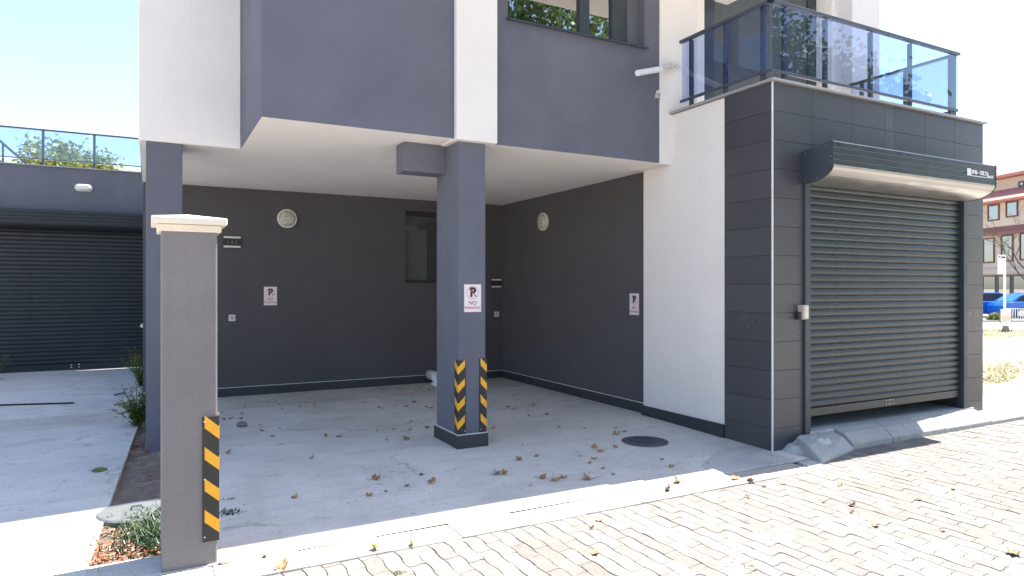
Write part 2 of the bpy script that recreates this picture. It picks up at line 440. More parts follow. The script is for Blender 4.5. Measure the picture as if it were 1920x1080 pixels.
M['litter'] = leaf_mat('dry_litter', [(0.20, 0.07, 0.035), (0.38, 0.15, 0.08), (0.50, 0.28, 0.16)], 9, 0.2)
def dry_leaf_mat(name, a, b_, c_):
    m, nt, b = new_mat(name)
    tc = nt.nodes.new('ShaderNodeTexCoord'); oi = nt.nodes.new('ShaderNodeObjectInfo')
    c = ramp(nt, oi.outputs['Random'], [(0, a), (0.5, b_), (1, c_)])
    c = mix(nt, c, ramp(nt, noise(nt, tc.outputs['Object'], 35, 4, 0.7), [(0.3, 0.6), (0.7, 1.15)]), 1.0, 'MULTIPLY')
    nt.links.new(c, b.inputs['Base Color']); b.inputs['Roughness'].default_value = 0.8
    b.inputs['Specular IOR Level'].default_value = 0.2
    return m
M['dry'] = dry_leaf_mat('dry_leaf', (0.27, 0.16, 0.10), (0.44, 0.25, 0.13), (0.54, 0.36, 0.22))
M['yleaf'] = dry_leaf_mat('yellow_leaf', (0.42, 0.36, 0.06), (0.48, 0.36, 0.07), (0.40, 0.40, 0.10))
M['gleaf'] = dry_leaf_mat('fallen_green_leaf', (0.10, 0.16, 0.06), (0.12, 0.18, 0.06), (0.12, 0.17, 0.07))

def S(o, kind='structure', label=None):
    o['kind'] = kind
    if label: o['label'] = label
    return o

# ------------------------------------------------------------------ ground, street, slabs
GZ = -0.10
def sheet(name, x0, x1, y0, y1, z, m, nx=1, ny=1):
    mb = MB()
    for i in range(nx):
        for j in range(ny):
            xa = x0+(x1-x0)*i/nx; xb = x0+(x1-x0)*(i+1)/nx; ya = y0+(y1-y0)*j/ny; yb = y0+(y1-y0)*(j+1)/ny
            mb.add([(xa,ya,z),(xb,ya,z),(xb,yb,z),(xa,yb,z)], [(0,1,2,3)])
    return mb.build(name, m)
ground = S(sheet('ground', -900, 900, -900, 900, GZ, M['ground']), label='sandy ground with thin dry grass stretching to the far street')

STREET_Z = -0.058
street = S(sheet('street', -14, 26, 0.4, 4.08, STREET_Z - 0.018, M['joint']), label='sunlit street of wavy interlocking concrete pavers')
rw = S(sheet('bounce_sheet', -40, 60, -12, 0.4, STREET_Z - 0.006, M['pavement'])); rw['label'] = 'unseen pale concrete sheet added to bounce sunlight up to the soffit'  # out of view, added pale to throw sunlight onto the soffit
# part of the street that runs in front of the garage ramp, behind the kerb line
PL, PW, WA, EB = 0.225, 0.1125, 0.0065, 0.009
def paver_outline(phase, gap=0.0016):
    pts = []
    n = 6
    hw = PW/2 - gap; hl = PL/2 - gap
    f = lambda y: WA*math.sin(2*math.pi*y/PL + phase)
    e = lambda x: EB*math.sin(2*math.pi*x/PW)
    for i in range(n): y = -hl + 2*hl*i/(n-1); pts.append((hw + f(y), y + e(hw)))
    for i in range(1, 4): x = hw - 2*hw*i/4; pts.append((x + f(hl)*(1), hl + e(x)))
    for i in range(n): y = hl - 2*hl*i/(n-1); pts.append((-hw + f(y), y + e(-hw)))
    for i in range(1, 4): x = -hw + 2*hw*i/4; pts.append((x + f(-hl), -hl + e(x)))
    return pts
def paver_geo(phase):
    o = paver_outline(phase); n = len(o)
    inn = [(x*0.962, y*0.981) for x, y in o]
    vs = [(x, y, 0.0) for x, y in inn] + [(x, y, -0.004) for x, y in o] + [(x, y, -0.03) for x, y in o]
    fs = [tuple(range(n))] + [(i, n+i, n+(i+1) % n, (i+1) % n) for i in range(n)] + [(n+i, 2*n+i, 2*n+(i+1) % n, n+(i+1) % n) for i in range(n)]
    return vs, fs
geo = [paver_geo(0), paver_geo(math.pi)]
pmesh = [MB().add(*g).mesh('paver', M['paver']) for g in geo]
cells = []
nx0 = int(-2.2/PW); nx1 = int(15.0/PW)
def kerb_front(x):
    "front line of the kerb and of the ramp before the shutter"
    if x < 5.38: return 4.075
    if x < 6.35: return 4.20 + (x-5.42)*0.26
    return 4.44
for i in range(nx0, nx1):
    X = (i+0.5)*PW
    ph = i % 2
    for j in range(-4, 22):
        Y = (j + 0.5 + 0.5*ph)*PL
        if Y > kerb_front(X) + 0.10: continue
        d = X*sy + Y*cy
        if d < 2.2: continue
        u = 960 + F_PX*(X*cy - Y*sy)/d; v = 540 + F_PX*(CAM_Z - STREET_Z)/d
        vis = -30 < u < 1950 and v < 1110
        if not (-260 < u < 2250 and v < 1350): continue
        cells.append((X, Y, ph, 1e6/d**3 if vis else 0.0))
cells.sort(key=lambda c: -c[3])
for k, (X, Y, ph, w) in enumerate(cells[:300]):
    o = obj('paver', pmesh[ph], street, (X, Y, STREET_Z + random.uniform(-0.0022, 0.0022)),
            (random.gauss(0, 0.008), random.gauss(0, 0.010), random.gauss(0, 0.008)))
fv, ff, ft = [], [], []
for X, Y, ph, w in cells[300:]:
    b = len(fv); vs, fs = geo[ph]; dz = random.uniform(-0.0022, 0.0022); tx = random.gauss(0, 0.010); ty = random.gauss(0, 0.008); tz = random.gauss(0, 0.008)
    fv += [(X + x - y*tz, Y + y + x*tz, STREET_Z + z + dz + x*tx + y*ty) for x, y, z in vs]
    ff += [tuple(b+i for i in f) for f in fs]
    ft += [random.random()]*len(fs)
me = bpy.data.meshes.new('paver_field'); me.from_pydata(fv, [], ff); me.materials.append(M['paver_far'])
a = me.attributes.new('tone', 'FLOAT', 'FACE'); a.data.foreach_set('value', ft)
S(obj('paver_field', me, street), 'stuff')

# kerb stones, each half a metre long
kerb = S(thing('kerb', None, None)); kerb['label'] = 'flush pale concrete kerb between the parking floor and the pavers'
kz = -0.045
kb = MB(); kb.box(-0.249, 0.249, -0.136, 0.136, -0.12, 0.0)
kmesh = kb.mesh('kerb_stone', M['kerb'])
for i in range(-6, 11):
    xc = 0.82 + 0.5*i - 0.25
    if xc > 5.4: continue
    o = obj('kerb_stone', kmesh, kerb, (xc, 4.222, kz + random.uniform(-0.003, 0.003)), (random.gauss(0, 0.006), random.gauss(0, 0.004), random.gauss(0, 0.004)))
    bv = o.modifiers.new('bevel', 'BEVEL'); bv.width = 0.007; bv.segments = 2

# parking floor: two pours with a joint, sloping gently to the kerb
pf = S(thing('parking_floor', None, None)); pf['label'] = 'shaded concrete parking floor under the building'
def slab(name, outline, zt, zb, m, parent, nx=1):
    n = len(outline); mb = MB()
    mb.add([(x, y, zt(x, y)) for x, y in outline] + [(x, y, zb) for x, y in outline],
           [tuple(range(n))] + [(i, (i+1) % n, n+(i+1) % n, n+i) for i in range(n)])
    return mb.build(name, m, parent)
def floor_z(x, y):
    if y > 6.4: return 0.0
    return max(-0.042, -0.042*(6.4-y)/2.03)
mb = MB()
for (ya, yb) in ((4.3585, 5.2), (5.2, 6.4), (6.4, 9.6)):
    mb.add([(0.30,ya,floor_z(0,ya)),(5.60,ya,floor_z(0,ya)),(5.60,yb,floor_z(0,yb)),(0.30,yb,floor_z(0,yb))], [(0,1,2,3)])
mb.add([(0.30,4.362,-0.042),(0.30,6.4,0),(0.30,9.6,0),(0.30,9.6,-0.12),(0.30,4.362,-0.12)], [(0,1,2,3,4)])
mb.build('floor_slab', M['floor'], pf)
MB().box(-0.12, 5.60, 9.612, 10.80, -0.1, 0.001).build('floor_slab', M['floor_old'], pf)
pt = MB(); ol = [(4.42,4.372),(5.40,4.372),(5.44,4.68),(5.46,4.98),(5.00,4.96),(4.44,4.62)]
pt.add([(x,y,floor_z(x,y)+0.007) for x,y in ol] + [(x*1.0+(0.02 if x>5 else -0.02),y+(0.02 if y>4.5 else -0.01),floor_z(x,y)-0.01) for x,y in ol],
       [tuple(range(6))] + [(i,(i+1)%6,6+(i+1)%6,6+i) for i in range(6)])
pt.build('mortar_patch', M['patch'], pf)
MB().prism([(5.30,4.09),(5.52,4.17),(5.62,4.30),(5.95,4.70),(5.44,4.72),(5.41,4.37)], -0.1, -0.049).build('mortar_patch', M['patch'], pf)

# driveway on the left, three pours
dw = S(thing('driveway', None, None)); dw['label'] = 'pale concrete driveway leading to the left garage shutter'
def dz(y): return floor_z(0, y) - 0.004
mb = MB()
for (ya, yb) in ((4.362, 5.2), (5.2, 6.4), (6.4, 9.25)):
    mb.add([(-9,ya,dz(ya)),(-0.34+ (ya-4.36)*0.045,ya,dz(ya)),(-0.34+(yb-4.36)*0.045,yb,dz(yb)),(-9,yb,dz(yb))], [(0,1,2,3)])
mb.add([(-0.34,4.362,dz(4.362)),(-0.34,4.362,-0.12),(-0.12,9.25,-0.12),(-0.12,9.25,dz(9.25)),(-0.248,6.4,dz(6.4))], [(0,1,2,3,4)])
mb.add([(-9,4.362,dz(4.362)),(-9,4.362,-0.12),(-0.34,4.362,-0.12),(-0.34,4.362,dz(4.362))], [(0,1,2,3)])
mb.build('floor_slab', M['drive'], dw)
MB().box(-9, -0.15, 9.256, 10.15, -0.1, -0.012).build('floor_slab', M['drive_b'], dw)
MB().box(-9, -0.12, 10.156, 15.9, -0.1, -0.006).build('floor_slab', M['drive'], dw)
MB().box(-9, 0.03, 3.9, 4.088, -0.12, -0.050).build('floor_slab', M['kerb'], dw)

MB().box(-0.339, 0.299, 4.362, 4.682, -0.12, -0.044).build('floor_slab', M['drive_b'], dw)
# soil strip between driveway and parking floor
mb = MB(); nxs, nys = 10, 90
vs = []; fs = []
for j in range(nys+1):
    y = 4.67 + (11.3-4.67)*j/nys
    for i in range(nxs+1):
        x = -0.42 + (0.32+0.42)*i/nxs
        h = -0.045 + floor_z(0, y)*0.5 + 0.012*math.sin(x*31+y*9) + 0.010*math.sin(y*17-x*13) + random.uniform(-0.008, 0.008)
        vs.append((x, y, h))
for j in range(nys):
    for i in range(nxs):
        k = j*(nxs+1)+i; fs.append((k, k+1, k+nxs+2, k+nxs+1))
S(MB().add(vs, fs).build('soil_strip', M['soil'], smooth=True), label='strip of bare soil beside the driveway')

# concrete ramp stones before the right shutter
rp = S(thing('ramp', None, None)); rp['label'] = 'sloping concrete kerb ramp in front of the right roller shutter'
def wedge(xa, ya, xb, yb, yi, zf=0.0, zt=0.115, name='ramp_stone', m='ramp', xin=0.0):
    "a slab that rises from its front edge (xa,ya)-(xb,yb) to the threshold at y = yi"
    mb = MB()
    g = STREET_Z - 0.04
    mb.add([(xa,ya,g),(xb,yb,g),(xb,yi,g),(xa+xin,yi,g),
            (xa,ya,zf),(xb,yb,zf),(xb,(yb+yi)/2,zf+(zt-zf)*0.72),(xa+xin*0.5,(ya+yi)/2,zf+(zt-zf)*0.72),(xb,yi,zt),(xa+xin,yi,zt)],
           [(0,3,2,1),(0,1,5,4),(4,5,6,7),(7,6,8,9),(1,2,8,6,5),(3,0,4,7,9),(2,3,9,8)])
    return mb.build(name, M[m], rp, bevel=0.012)
wedge(5.56, 4.21, 6.33, 4.42, 4.66, -0.030, 0.095, xin=0.20)
wedge(6.36, 4.45, 7.02, 4.45, 4.66, 0.000, 0.125)
wedge(7.03, 4.452, 7.99, 4.452, 4.66, 0.000, 0.12)
wedge(8.00, 4.452, 8.96, 4.452, 4.66, -0.005, 0.11)
wedge(8.97, 4.452, 10.6, 4.452, 4.70, -0.01, 0.06)
MB().box(5.99, 9.0, 4.664, 9.0, -0.09, 0.118).build('threshold', M['patch'], rp)
# crumbled mortar at the foot of the left jamb
mb = MB(); gx_, gy_ = 22, 14; vs = []; fs = []
for j in range(gy_+1):
    for i in range(gx_+1):
        x = 5.47 + 0.55*i/gx_; y = 4.36 + 0.35*j/gy_
        t = max(0.0, min(1.0, (x-5.55)/0.36)); k_ = max(0.0, min(1.0, (y-4.36-0.22*(1-t))/0.12))
        hh = -0.058 + 0.150*t*k_ + 0.010*math.sin(37*x+5*y) * k_ + random.uniform(-0.007, 0.007)*k_
        vs.append((x, y, hh))
for j in range(gy_):
    for i in range(gx_):
        q = j*(gx_+1)+i; fs.append((q, q+1, q+gx_+2, q+gx_+1))
mb.add(vs, fs).build('mortar_heap', M['patch'], rp)

pv = S(sheet('pavement', 9.34, 17, 4.46, 5.75, -0.03, M['pavement'])); pv['label'] = 'bright concrete pavement beyond the tiled corner'

# ------------------------------------------------------------------ the building
bld = thing('apartment_building', 'grey and white rendered building with covered parking and a glass railed terrace', 'building', (0,0,0))
CZ = 3.08; TOP = 9.4
B = lambda *a: MB().box(*a)
# soffit
MB().prism([(0.845,6.165),(2.9,6.165),(2.9,6.225),(5.62,6.225),(5.62,10.9),(-0.105,10.9),(-0.105,7.69),(0.845,7.69)], CZ, CZ+0.15).build('ceiling', M['ceil'], bld)
# upper storey walls
B(0.842, 2.648, 6.16, 7.9, CZ+0.002, TOP).build('wall', M['grey'], bld)
B(2.65, 3.10, 6.10, 6.5, CZ-0.014, TOP+0.003).build('white_strip', M['white'], bld, bevel=0.006)
B(-0.11, 0.84, 7.68, 7.92, CZ+0.002, TOP+0.002).build('white_wall', M['white'], bld, bevel=0.006)
B(-0.108, 0.838, 7.921, 15.66, CZ+0.06, TOP+0.001).build('white_wall', M['white'], bld)
WX0, WX1, WZ0, WZ1 = 3.28, 5.09, 4.42, 5.42
w = MB().box(3.102, WX0, 6.22, 6.5, CZ+0.002, TOP).box(WX1, 5.308, 6.22, 6.5, CZ+0.002, TOP)
w.box(WX0, WX1, 6.22, 6.5, CZ+0.002, WZ0-0.02).box(WX0, WX1, 6.22, 6.5, WZ1, TOP)
w.build('wall', M['grey'], bld)
B(5.31, 5.89, 6.20, 6.75, CZ-0.01, TOP+0.001).build('white_strip', M['white'], bld, bevel=0.006)
B(8.87, 9.50, 6.22, 7.9, 3.68, TOP).build('white_strip', M['white'], bld, bevel=0.006)
B(8.80, 8.868, 6.50, 7.9, 3.68, TOP).build('reveal', M['ceil'], bld)
# core mass of the upper floors and the rooms behind
MB().box(0.85, 9.4, 7.95, 15.6, CZ+0.2, TOP).build('wall', M['grey'], bld)
# back wall of the parking bay with its window hole
BY = 10.72
bw0, bw1, bz0, bz1 = 3.73, 4.75, 1.69, 2.886
w = MB().box(-0.10, bw0, BY, BY+0.3, -0.08, CZ+0.01).box(bw1, 5.8, BY, BY+0.3, -0.08, CZ+0.01)
w.box(bw0, bw1, BY, BY+0.3, -0.08, bz0).box(bw0, bw1, BY, BY+0.3, bz1, CZ+0.01)
w.build('back_wall', M['grey_shaded'], bld)
MB().box(-0.10, 9.3, BY+0.31, 15.6, -0.08, CZ+0.12).build('room_block', M['grey'], bld)
SX = 5.545
MB().box(SX, SX+0.25, 6.712, BY, -0.08, CZ+0.01).build('side_wall', M['grey_shaded'], bld)
bwn = thing('window', None, None); bwn.parent = bld
fr = MB().box(bw0, bw1, BY+0.10, BY+0.15, bz1-0.07, bz1).box(bw0, bw1, BY+0.10, BY+0.15, bz0, bz0+0.05)
fr.box(bw0, bw0+0.02, BY+0.10, BY+0.15, bz0+0.05, bz1-0.07).box(bw1-0.05, bw1, BY+0.10, BY+0.15, bz0+0.05, bz1-0.07)
fr.build('frame', M['black'], bwn)
MB().box(bw0+0.02, bw1-0.05, BY+0.12, BY+0.13, bz0+0.05, bz1-0.07).build('pane', M['win_dark'], bwn)
MB().box(bw0+0.02, bw0+0.42, BY+0.108, BY+0.118, bz0+0.05, bz1-0.30).build('blind', M['blind'], bwn)
# skirting with its pale caulk line
SK = 0.128
MB().box(-0.10, SX-0.02, BY-0.018, BY-0.001, 0.002, SK).build('skirting', M['plinth'], bld)
MB().box(-0.10, SX-0.02, BY-0.014, BY-0.0005, SK, SK+0.008).build('caulk_line', M['caulk'], bld)
MB().box(SX-0.018, SX-0.001, 6.73, BY-0.019, 0.002, SK).build('skirting', M['plinth'], bld)
MB().box(SX-0.014, SX-0.0005, 6.73, BY-0.015, SK, SK+0.008).build('caulk_line', M['caulk'], bld)
# white side wall of the corner block and its skirting
MB().box(5.475, 5.62, 5.352, 6.71, 0.12, CZ-0.006).box(5.475, 5.62, 5.352, 6.198, CZ-0.0061, 3.66).build('white_wall', M['white'], bld)
MB().box(5.45, 5.47+0.1, 5.352, 6.725, -0.05, 0.122).build('skirting', M['plinth'], bld, bevel=0.004)
# columns
col = MB().box(2.705, 3.005, 6.185, 6.765, -0.02, CZ+0.03).build('column', M['grey'], bld, bevel=0.006)
MB().box(2.682, 3.028, 6.160, 6.790, -0.03, 0.128).build('plinth', M['plinth'], col, bevel=0.004)
MB().box(2.686, 3.024, 6.164, 6.786, 0.128, 0.136).build('caulk_line', M['caulk'], col)
MB().box(2.25, 2.708, 6.51, 6.76, 2.785, CZ+0.03).build('beam', M['grey'], bld, bevel=0.006)
MB().box(-0.045, 0.285, 7.705, 8.15, -0.08, CZ+0.03).build('column', M['grey'], bld, bevel=0.006)
# next floor's balcony above the frame, which shades the parking floor
bs = MB().box(2.86, 7.0, 4.83, 6.218, 5.50, 5.68).box(5.892, 7.0, 6.2181, 6.9, 5.501, 5.679).build('balcony_slab', M['ceil'], bld)
MB().box(2.90, 6.96, 4.86, 4.89, 5.68, 5.9).build('parapet', M['grey'], bs)
# upper window
uw = thing('window', None, None); uw.parent = bld
f = MB(); fy0, fy1 = 6.36, 6.42
f.box(WX0, WX1-0.16, fy0, fy1, WZ0, WZ0+0.05).box(WX0, WX1-0.16, fy0, fy1, WZ1-0.06, WZ1)
f.box(WX0, WX0+0.03, fy0, fy1, WZ0+0.05, WZ1-0.06).box(4.27, 4.40, fy0-0.012, fy1, WZ0+0.05, WZ1-0.06).box(4.72, WX1-0.16, fy0-0.012, fy1, WZ0+0.05, WZ1-0.06)
f.build('frame', M['anth'], uw)
MB().box(WX0+0.03, 4.27, 6.385, 6.392, WZ0+0.05, WZ1-0.06).build('pane', M['win'], uw)
MB().box(4.40, 4.72, 6.385, 6.392, WZ0+0.05, WZ1-0.06).build('pane', M['win'], uw)
MB().box(WX1-0.16, WX1, 6.34, 6.46, WZ0-0.02, WZ1).build('reveal', M['grey'], uw)
MB().extrude_x([(6.175, 4.395), (6.40, 4.412), (6.40, 4.424), (6.172, 4.407), (6.172, 4.385), (6.175, 4.385)], WX0-0.02, WX1+0.03).build('sill', M['anth'], uw)
MB().box(WX0-0.1, WX1+0.1, 6.55, 7.0, WZ0-0.1, WZ1+0.1).build('room_dark', M['interior'], uw)
# terrace door recess behind the balcony
MB().box(5.892, 6.53, 6.74, 7.0, 3.6, 6.2).build('reveal', M['ceil'], bld)
dr = thing('terrace_door', None, None); dr.parent = bld
MB().box(6.53, 6.74, 6.76, 6.84, 3.72, 6.1).build('frame_post', M['anth'], dr)
MB().box(8.62, 8.80, 6.76, 6.84, 3.72, 6.1).build('frame_post', M['anth'], dr)
MB().box(6.74, 8.62, 6.79, 6.80, 3.72, 6.1).build('pane', M['blind'], dr)
MB().box(5.89, 8.87, 6.3, 7.0, 6.1, 6.4).build('lintel', M['ceil'], bld)

# tiled corner block
TX0, TX1, TY, TZ1 = 5.475, 9.29, 4.71, 3.68
OX0, OX1, OZ1 = 5.97, 8.85, 2.76
tw = MB().box(TX0+0.012, OX0, TY+0.012, TY+0.22, -0.09, TZ1-0.02).box(OX1, TX1-0.004, TY+0.012, TY+0.22, -0.09, TZ1-0.02)
tw.box(OX0, OX1, TY+0.012, TY+0.22, OZ1, TZ1-0.02).box(TX0+0.012, TX0+0.14, TY+0.22, 5.35, -0.09, TZ1-0.02)
tw = tw.build('tiled_wall', M['grout'], bld)
MB().box(TX1-0.2, TX1-0.006, TY+0.221, 6.5, -0.09, TZ1-0.02).build('wall', M['grey'], bld)
MB().box(5.63, TX1-0.21, TY+0.23, 6.7, TZ1-0.25, TZ1-0.03).build('terrace_slab', M['floor'], bld)
g = 0.0014
rows = []
z = TZ1 - 0.012; k = 0
while z > -0.06:
    rows.append((max(z-0.29, -0.085), z, k)); z -= 0.29; k += 1
cols = [(5.475, 6.08), (6.08, 6.70), (6.70, 7.29), (7.29, 7.455), (7.455, 8.05), (8.05, 8.66), (8.66, 9.29)]
def tile(x0, x1, z0, z1, rel):
    if x1-x0 < 0.02: return
    MB().box(x0+g, x1-g, TY, TY+0.0115, z0+g, z1-g).build('tile', M['tile_relief' if rel else 'tile'], tw, bevel=0.0012, seg=1)
for z0, z1, k in rows:
    for ci, (x0, x1) in enumerate(cols):
        rel = k == 8 or (ci == 3 and z0 > 2.5)
        if z1 <= OZ1 + 0.05:
            if x0 < OX0: tile(x0 + (0.012 if ci == 0 else 0), min(x1, OX0), z0, z1, rel)
            if x1 > OX1: tile(max(x0, OX1), x1, z0, z1, rel)
        elif z0 < OZ1:
            if ci == 0 or ci == 6: tile(x0 + (0.012 if ci == 0 else 0), min(x1, OX0) if ci == 0 else x1, z0, z1, rel)
            else: tile(x0, x1, OZ1, z1, rel)
        else: tile(x0 + (0.012 if ci == 0 else 0), x1, z0, z1, rel)
    MB().box(TX0, TX0+0.0115, TY+0.014+g, 5.35-g, z0+g, z1-g).build('tile', M['tile_relief' if k == 8 else 'tile'], tw, bevel=0.0012, seg=1)
MB().box(TX0-0.002, TX0+0.011, TY-0.002, TY+0.011, -0.08, TZ1-0.013).build('corner_trim', M['trim'], tw)
MB().box(TX0-0.035, TX0+0.18, TY-0.04, 6.198, TZ1-0.012, TZ1+0.014).box(TX0+0.18, TX1+0.03, TY-0.04, TY+0.26, TZ1-0.0121, TZ1+0.0139).build('coping', M['flash'], bld, bevel=0.003)
MB().box(OX1+0.0, 9.1, TY+0.23, 9.0, -0.09, TZ1-0.3).box(5.63, 5.95, TY+0.23, 9.0, -0.09, TZ1-0.3).box(5.63, 9.1, 8.8, 9.0, -0.09, TZ1-0.3).build('garage_inside', M['interior'], bld)

# ------------------------------------------------------------------ roller shutters
def slat_mesh(length, pitch, m, depth=0.017):
    h = pitch/2
    prof = [(0.004, -h), (0.0, -h+0.001), (-depth*0.45, -h+pitch*0.04), (-depth*0.82, -h+pitch*0.14), (-depth*0.97, -h+pitch*0.27), (-depth, -h+pitch*0.42), (-depth*0.985, -h+pitch*0.62),
            (-depth*0.86, -h+pitch*0.77), (-depth*0.55, -h+pitch*0.87), (0.0, -h+pitch*0.92), (0.001, h), (0.006, h), (0.006, -h)]
    return MB().extrude_x(prof, -length/2, length/2).mesh('slat', m)
def shutter_box(x0, x1, yb, depth, z0, z1, m, parent, bm_=None, seg=9):
    "sheet housing: sloping top, upright ribbed front, rounded belly"
    yf = yb - depth
    prof = [(yb, z1-0.055), (yf+0.01, z1), (yf, z1-0.012)]
    h = z1 - z0
    for fz in (0.18, 0.34, 0.50):
        zc = z1 - h*fz
        prof += [(yf, zc+0.012), (yf+0.006, zc+0.004), (yf+0.006, zc-0.004), (yf, zc-0.012)]
    zc = z1 - h*0.60
    for i in range(seg+1):
        a = math.pi/2*i/seg
        prof.append((yf + (depth*0.86)*(1-math.cos(a)), zc - (zc-z0)*math.sin(a)))
    prof.append((yb, z0+0.002))
    k = len(prof) - 1 - (seg+1)
    front = prof[:k+1] + [(yf+0.05, zc), (yb, zc)]
    hb = MB().extrude_x(front, x0, x1).build('housing', m, parent)
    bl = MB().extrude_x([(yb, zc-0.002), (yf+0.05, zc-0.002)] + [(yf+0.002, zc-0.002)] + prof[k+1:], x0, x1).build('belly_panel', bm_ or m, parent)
    return hb, bl, prof
# right shutter
rs = thing('roller_shutter', 'anthracite roller shutter in the tiled corner block, raised a little off the ground', 'shutter', (7.41, TY, 0.12))
def rel(o): o.matrix_parent_inverse = Matrix.Translation(-o.parent.location); return o
pitch = 0.0735; zb = 0.345
sm = slat_mesh(8.815-6.0, pitch, M['slat'])
ns = int((2.80-zb)/pitch)
for i in range(ns):
    o = obj('slat', sm, rs, ((6.0+8.815)/2, TY+0.035, zb + pitch*(i+0.5))); rel(o)
bb = rel(MB().box(6.0, 8.815, TY+0.018, TY+0.045, 0.258, zb-0.002).build('bottom_bar', M['slat'], rs, bevel=0.004))
bolts = MB()
for dx in (7.33, 7.38, 7.41, 7.46):
    for zz in (0.28, 0.325): bolts.box(dx, dx+0.012, TY+0.013, TY+0.019, zz, zz+0.010)
bolts.build('rivet', M['steel'], bb)
for x0, x1 in ((5.925, 6.008), (8.808, 8.885)):
    rel(MB().box(x0, x1, TY-0.03, TY+0.06, 0.10 if x0 < 7 else 0.06, 2.72).build('guide_rail', M['anth'], rs, bevel=0.004))
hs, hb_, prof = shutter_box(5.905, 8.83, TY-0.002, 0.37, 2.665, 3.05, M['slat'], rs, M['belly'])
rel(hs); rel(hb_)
for xx in (5.895, 8.832):
    e = MB(); n = len(prof)
    e.extrude_x([(p[0]-0.004 if p[0] < TY-0.1 else p[0], p[1]+(0.004 if p[1] > 2.8 else -0.004)) for p in prof], xx, xx+0.008)
    ec = rel(e.build('end_cap', M['anth'], rs))
    r = MB()
    for yy, zz in ((TY-0.05, 2.975), (TY-0.05, 2.70), (TY-0.29, 3.015), (TY-0.345, 2.90), (TY-0.33, 2.86), (TY-0.21, 2.715), (TY-0.19, 2.70)):
        r.lathe([(0.006, 0), (0.005, 0.004)], 8, 'z', (0, 0, 0))
        vs = r.v[-16:]
        sgn = -1 if xx < 7 else 1
        base = xx if xx < 7 else xx+0.008
        for q in range(16): r.v[len(r.v)-16+q] = (base + sgn*vs[q][2], yy+vs[q][0], zz+vs[q][1])
    r.build('rivet', M['steel'], ec)
# maker's lettering at the right end of the housing
lt = bpy.data.objects.new('lettering', None); C.objects.link(lt); lt.parent = rs; rel(lt)
yl = TY - 0.002 - 0.37 - 0.0022
MB().box(8.225, 8.305, yl, yl+0.003, 2.890, 2.972).build('emblem', M['trim'], lt)
MB().box(8.30, 8.62, yl, yl+0.003, 2.888, 2.897).build('underline', M['trim'], lt)
obj('letters', text_mesh('SMB - DELTA', 0.062, M['sign_white'], 0.001, 0.003, 'LEFT'), lt, (8.315, yl, 2.935), (R(90), 0, 0))
obj('letters', text_mesh('GROUP', 0.040, M['sign_white'], 0.001, 0.002, 'LEFT'), lt, (8.63, yl, 2.905), (R(90), 0, 0))

# left garage: wall, roof and shutter
LY = 15.68
gb = thing('garage_building', 'low grey rendered garage at the left with a glass railed flat roof', 'building', (-4, LY, 0))
def relb(o): o.matrix_parent_inverse = Matrix.Translation((4, -LY, 0)); return o
lx0, lx1 = -4.6, -0.02
relb(MB().box(-9, lx0, LY, LY+0.3, -0.1, 3.94).box(lx0, 0.3, LY, LY+0.3, 3.0, 3.94).box(lx1, 0.3, LY, LY+0.3, -0.1, 3.0).build('wall', M['grey'], gb))
relb(MB().box(-9, 0.3, LY-0.03, LY+0.35, 3.942, 3.965).build('coping', M['flash'], gb))
relb(MB().box(-9, 0.3, LY+0.31, LY+5.5, 3.6, 3.85).build('roof', M['floor'], gb))
relb(MB().box(-8.98, 0.28, LY+0.312, LY+5.4, -0.09, 3.598).build('room_block', M['grey'], gb))
ls = thing('roller_shutter', 'dark blue grey closed roller shutter at the end of the driveway', 'shutter', (-2.3, LY, 0))
def rell(o): o.matrix_parent_inverse = Matrix.Translation((2.3, -LY, 0)); return o
pitch2 = 0.080
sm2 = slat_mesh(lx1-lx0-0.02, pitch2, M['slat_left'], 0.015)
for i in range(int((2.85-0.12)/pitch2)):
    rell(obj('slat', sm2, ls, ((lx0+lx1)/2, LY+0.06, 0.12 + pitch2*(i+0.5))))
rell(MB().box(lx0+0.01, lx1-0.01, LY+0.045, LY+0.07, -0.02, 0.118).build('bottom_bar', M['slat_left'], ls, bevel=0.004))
h2, h3, p2 = shutter_box(lx0-0.1, lx1, LY-0.002, 0.30, 2.70, 3.08, M['slat_left'], ls); rell(h2); rell(h3)
rell(MB().box(lx1-0.05, lx1+0.02, LY-0.02, LY+0.09, 0, 2.72).build('guide_rail', M['anth'], ls))
rv = MB()
for uu, vv in ((134, 684), (134, 689), (148, 683), (148, 688)):
    p = at_y(uu, vv, LY+0.04); rv.box(p.x-0.012, p.x+0.012, LY+0.038, LY+0.046, p.z-0.008, p.z+0.008)
rell(rv.build('rivet', M['steel'], ls))
p = at_y(266, 610, LY-0.02)
hd = thing('padlock', 'small steel padlock hanging at the edge of the closed left shutter', 'padlock', (p.x, LY-0.02, p.z-0.1))
arc = [(0.05*math.cos(a), 0, 0.16+0.07*math.sin(a)) for a in np.linspace(0, math.pi, 9)]
MB().tube([(0.05, 0, 0.08)] + arc + [(-0.05, 0, 0.08)], 0.012, 8).build('shackle', M['steel'], hd, smooth=True)
MB().box(-0.075, 0.075, -0.025, 0.025, -0.03, 0.09).build('body', M['steel'], hd, bevel=0.01)
hd.rotation_euler = (0, R(35), 0); hd.scale = (0.55, 0.55, 0.55); hd.location.z += 0.07

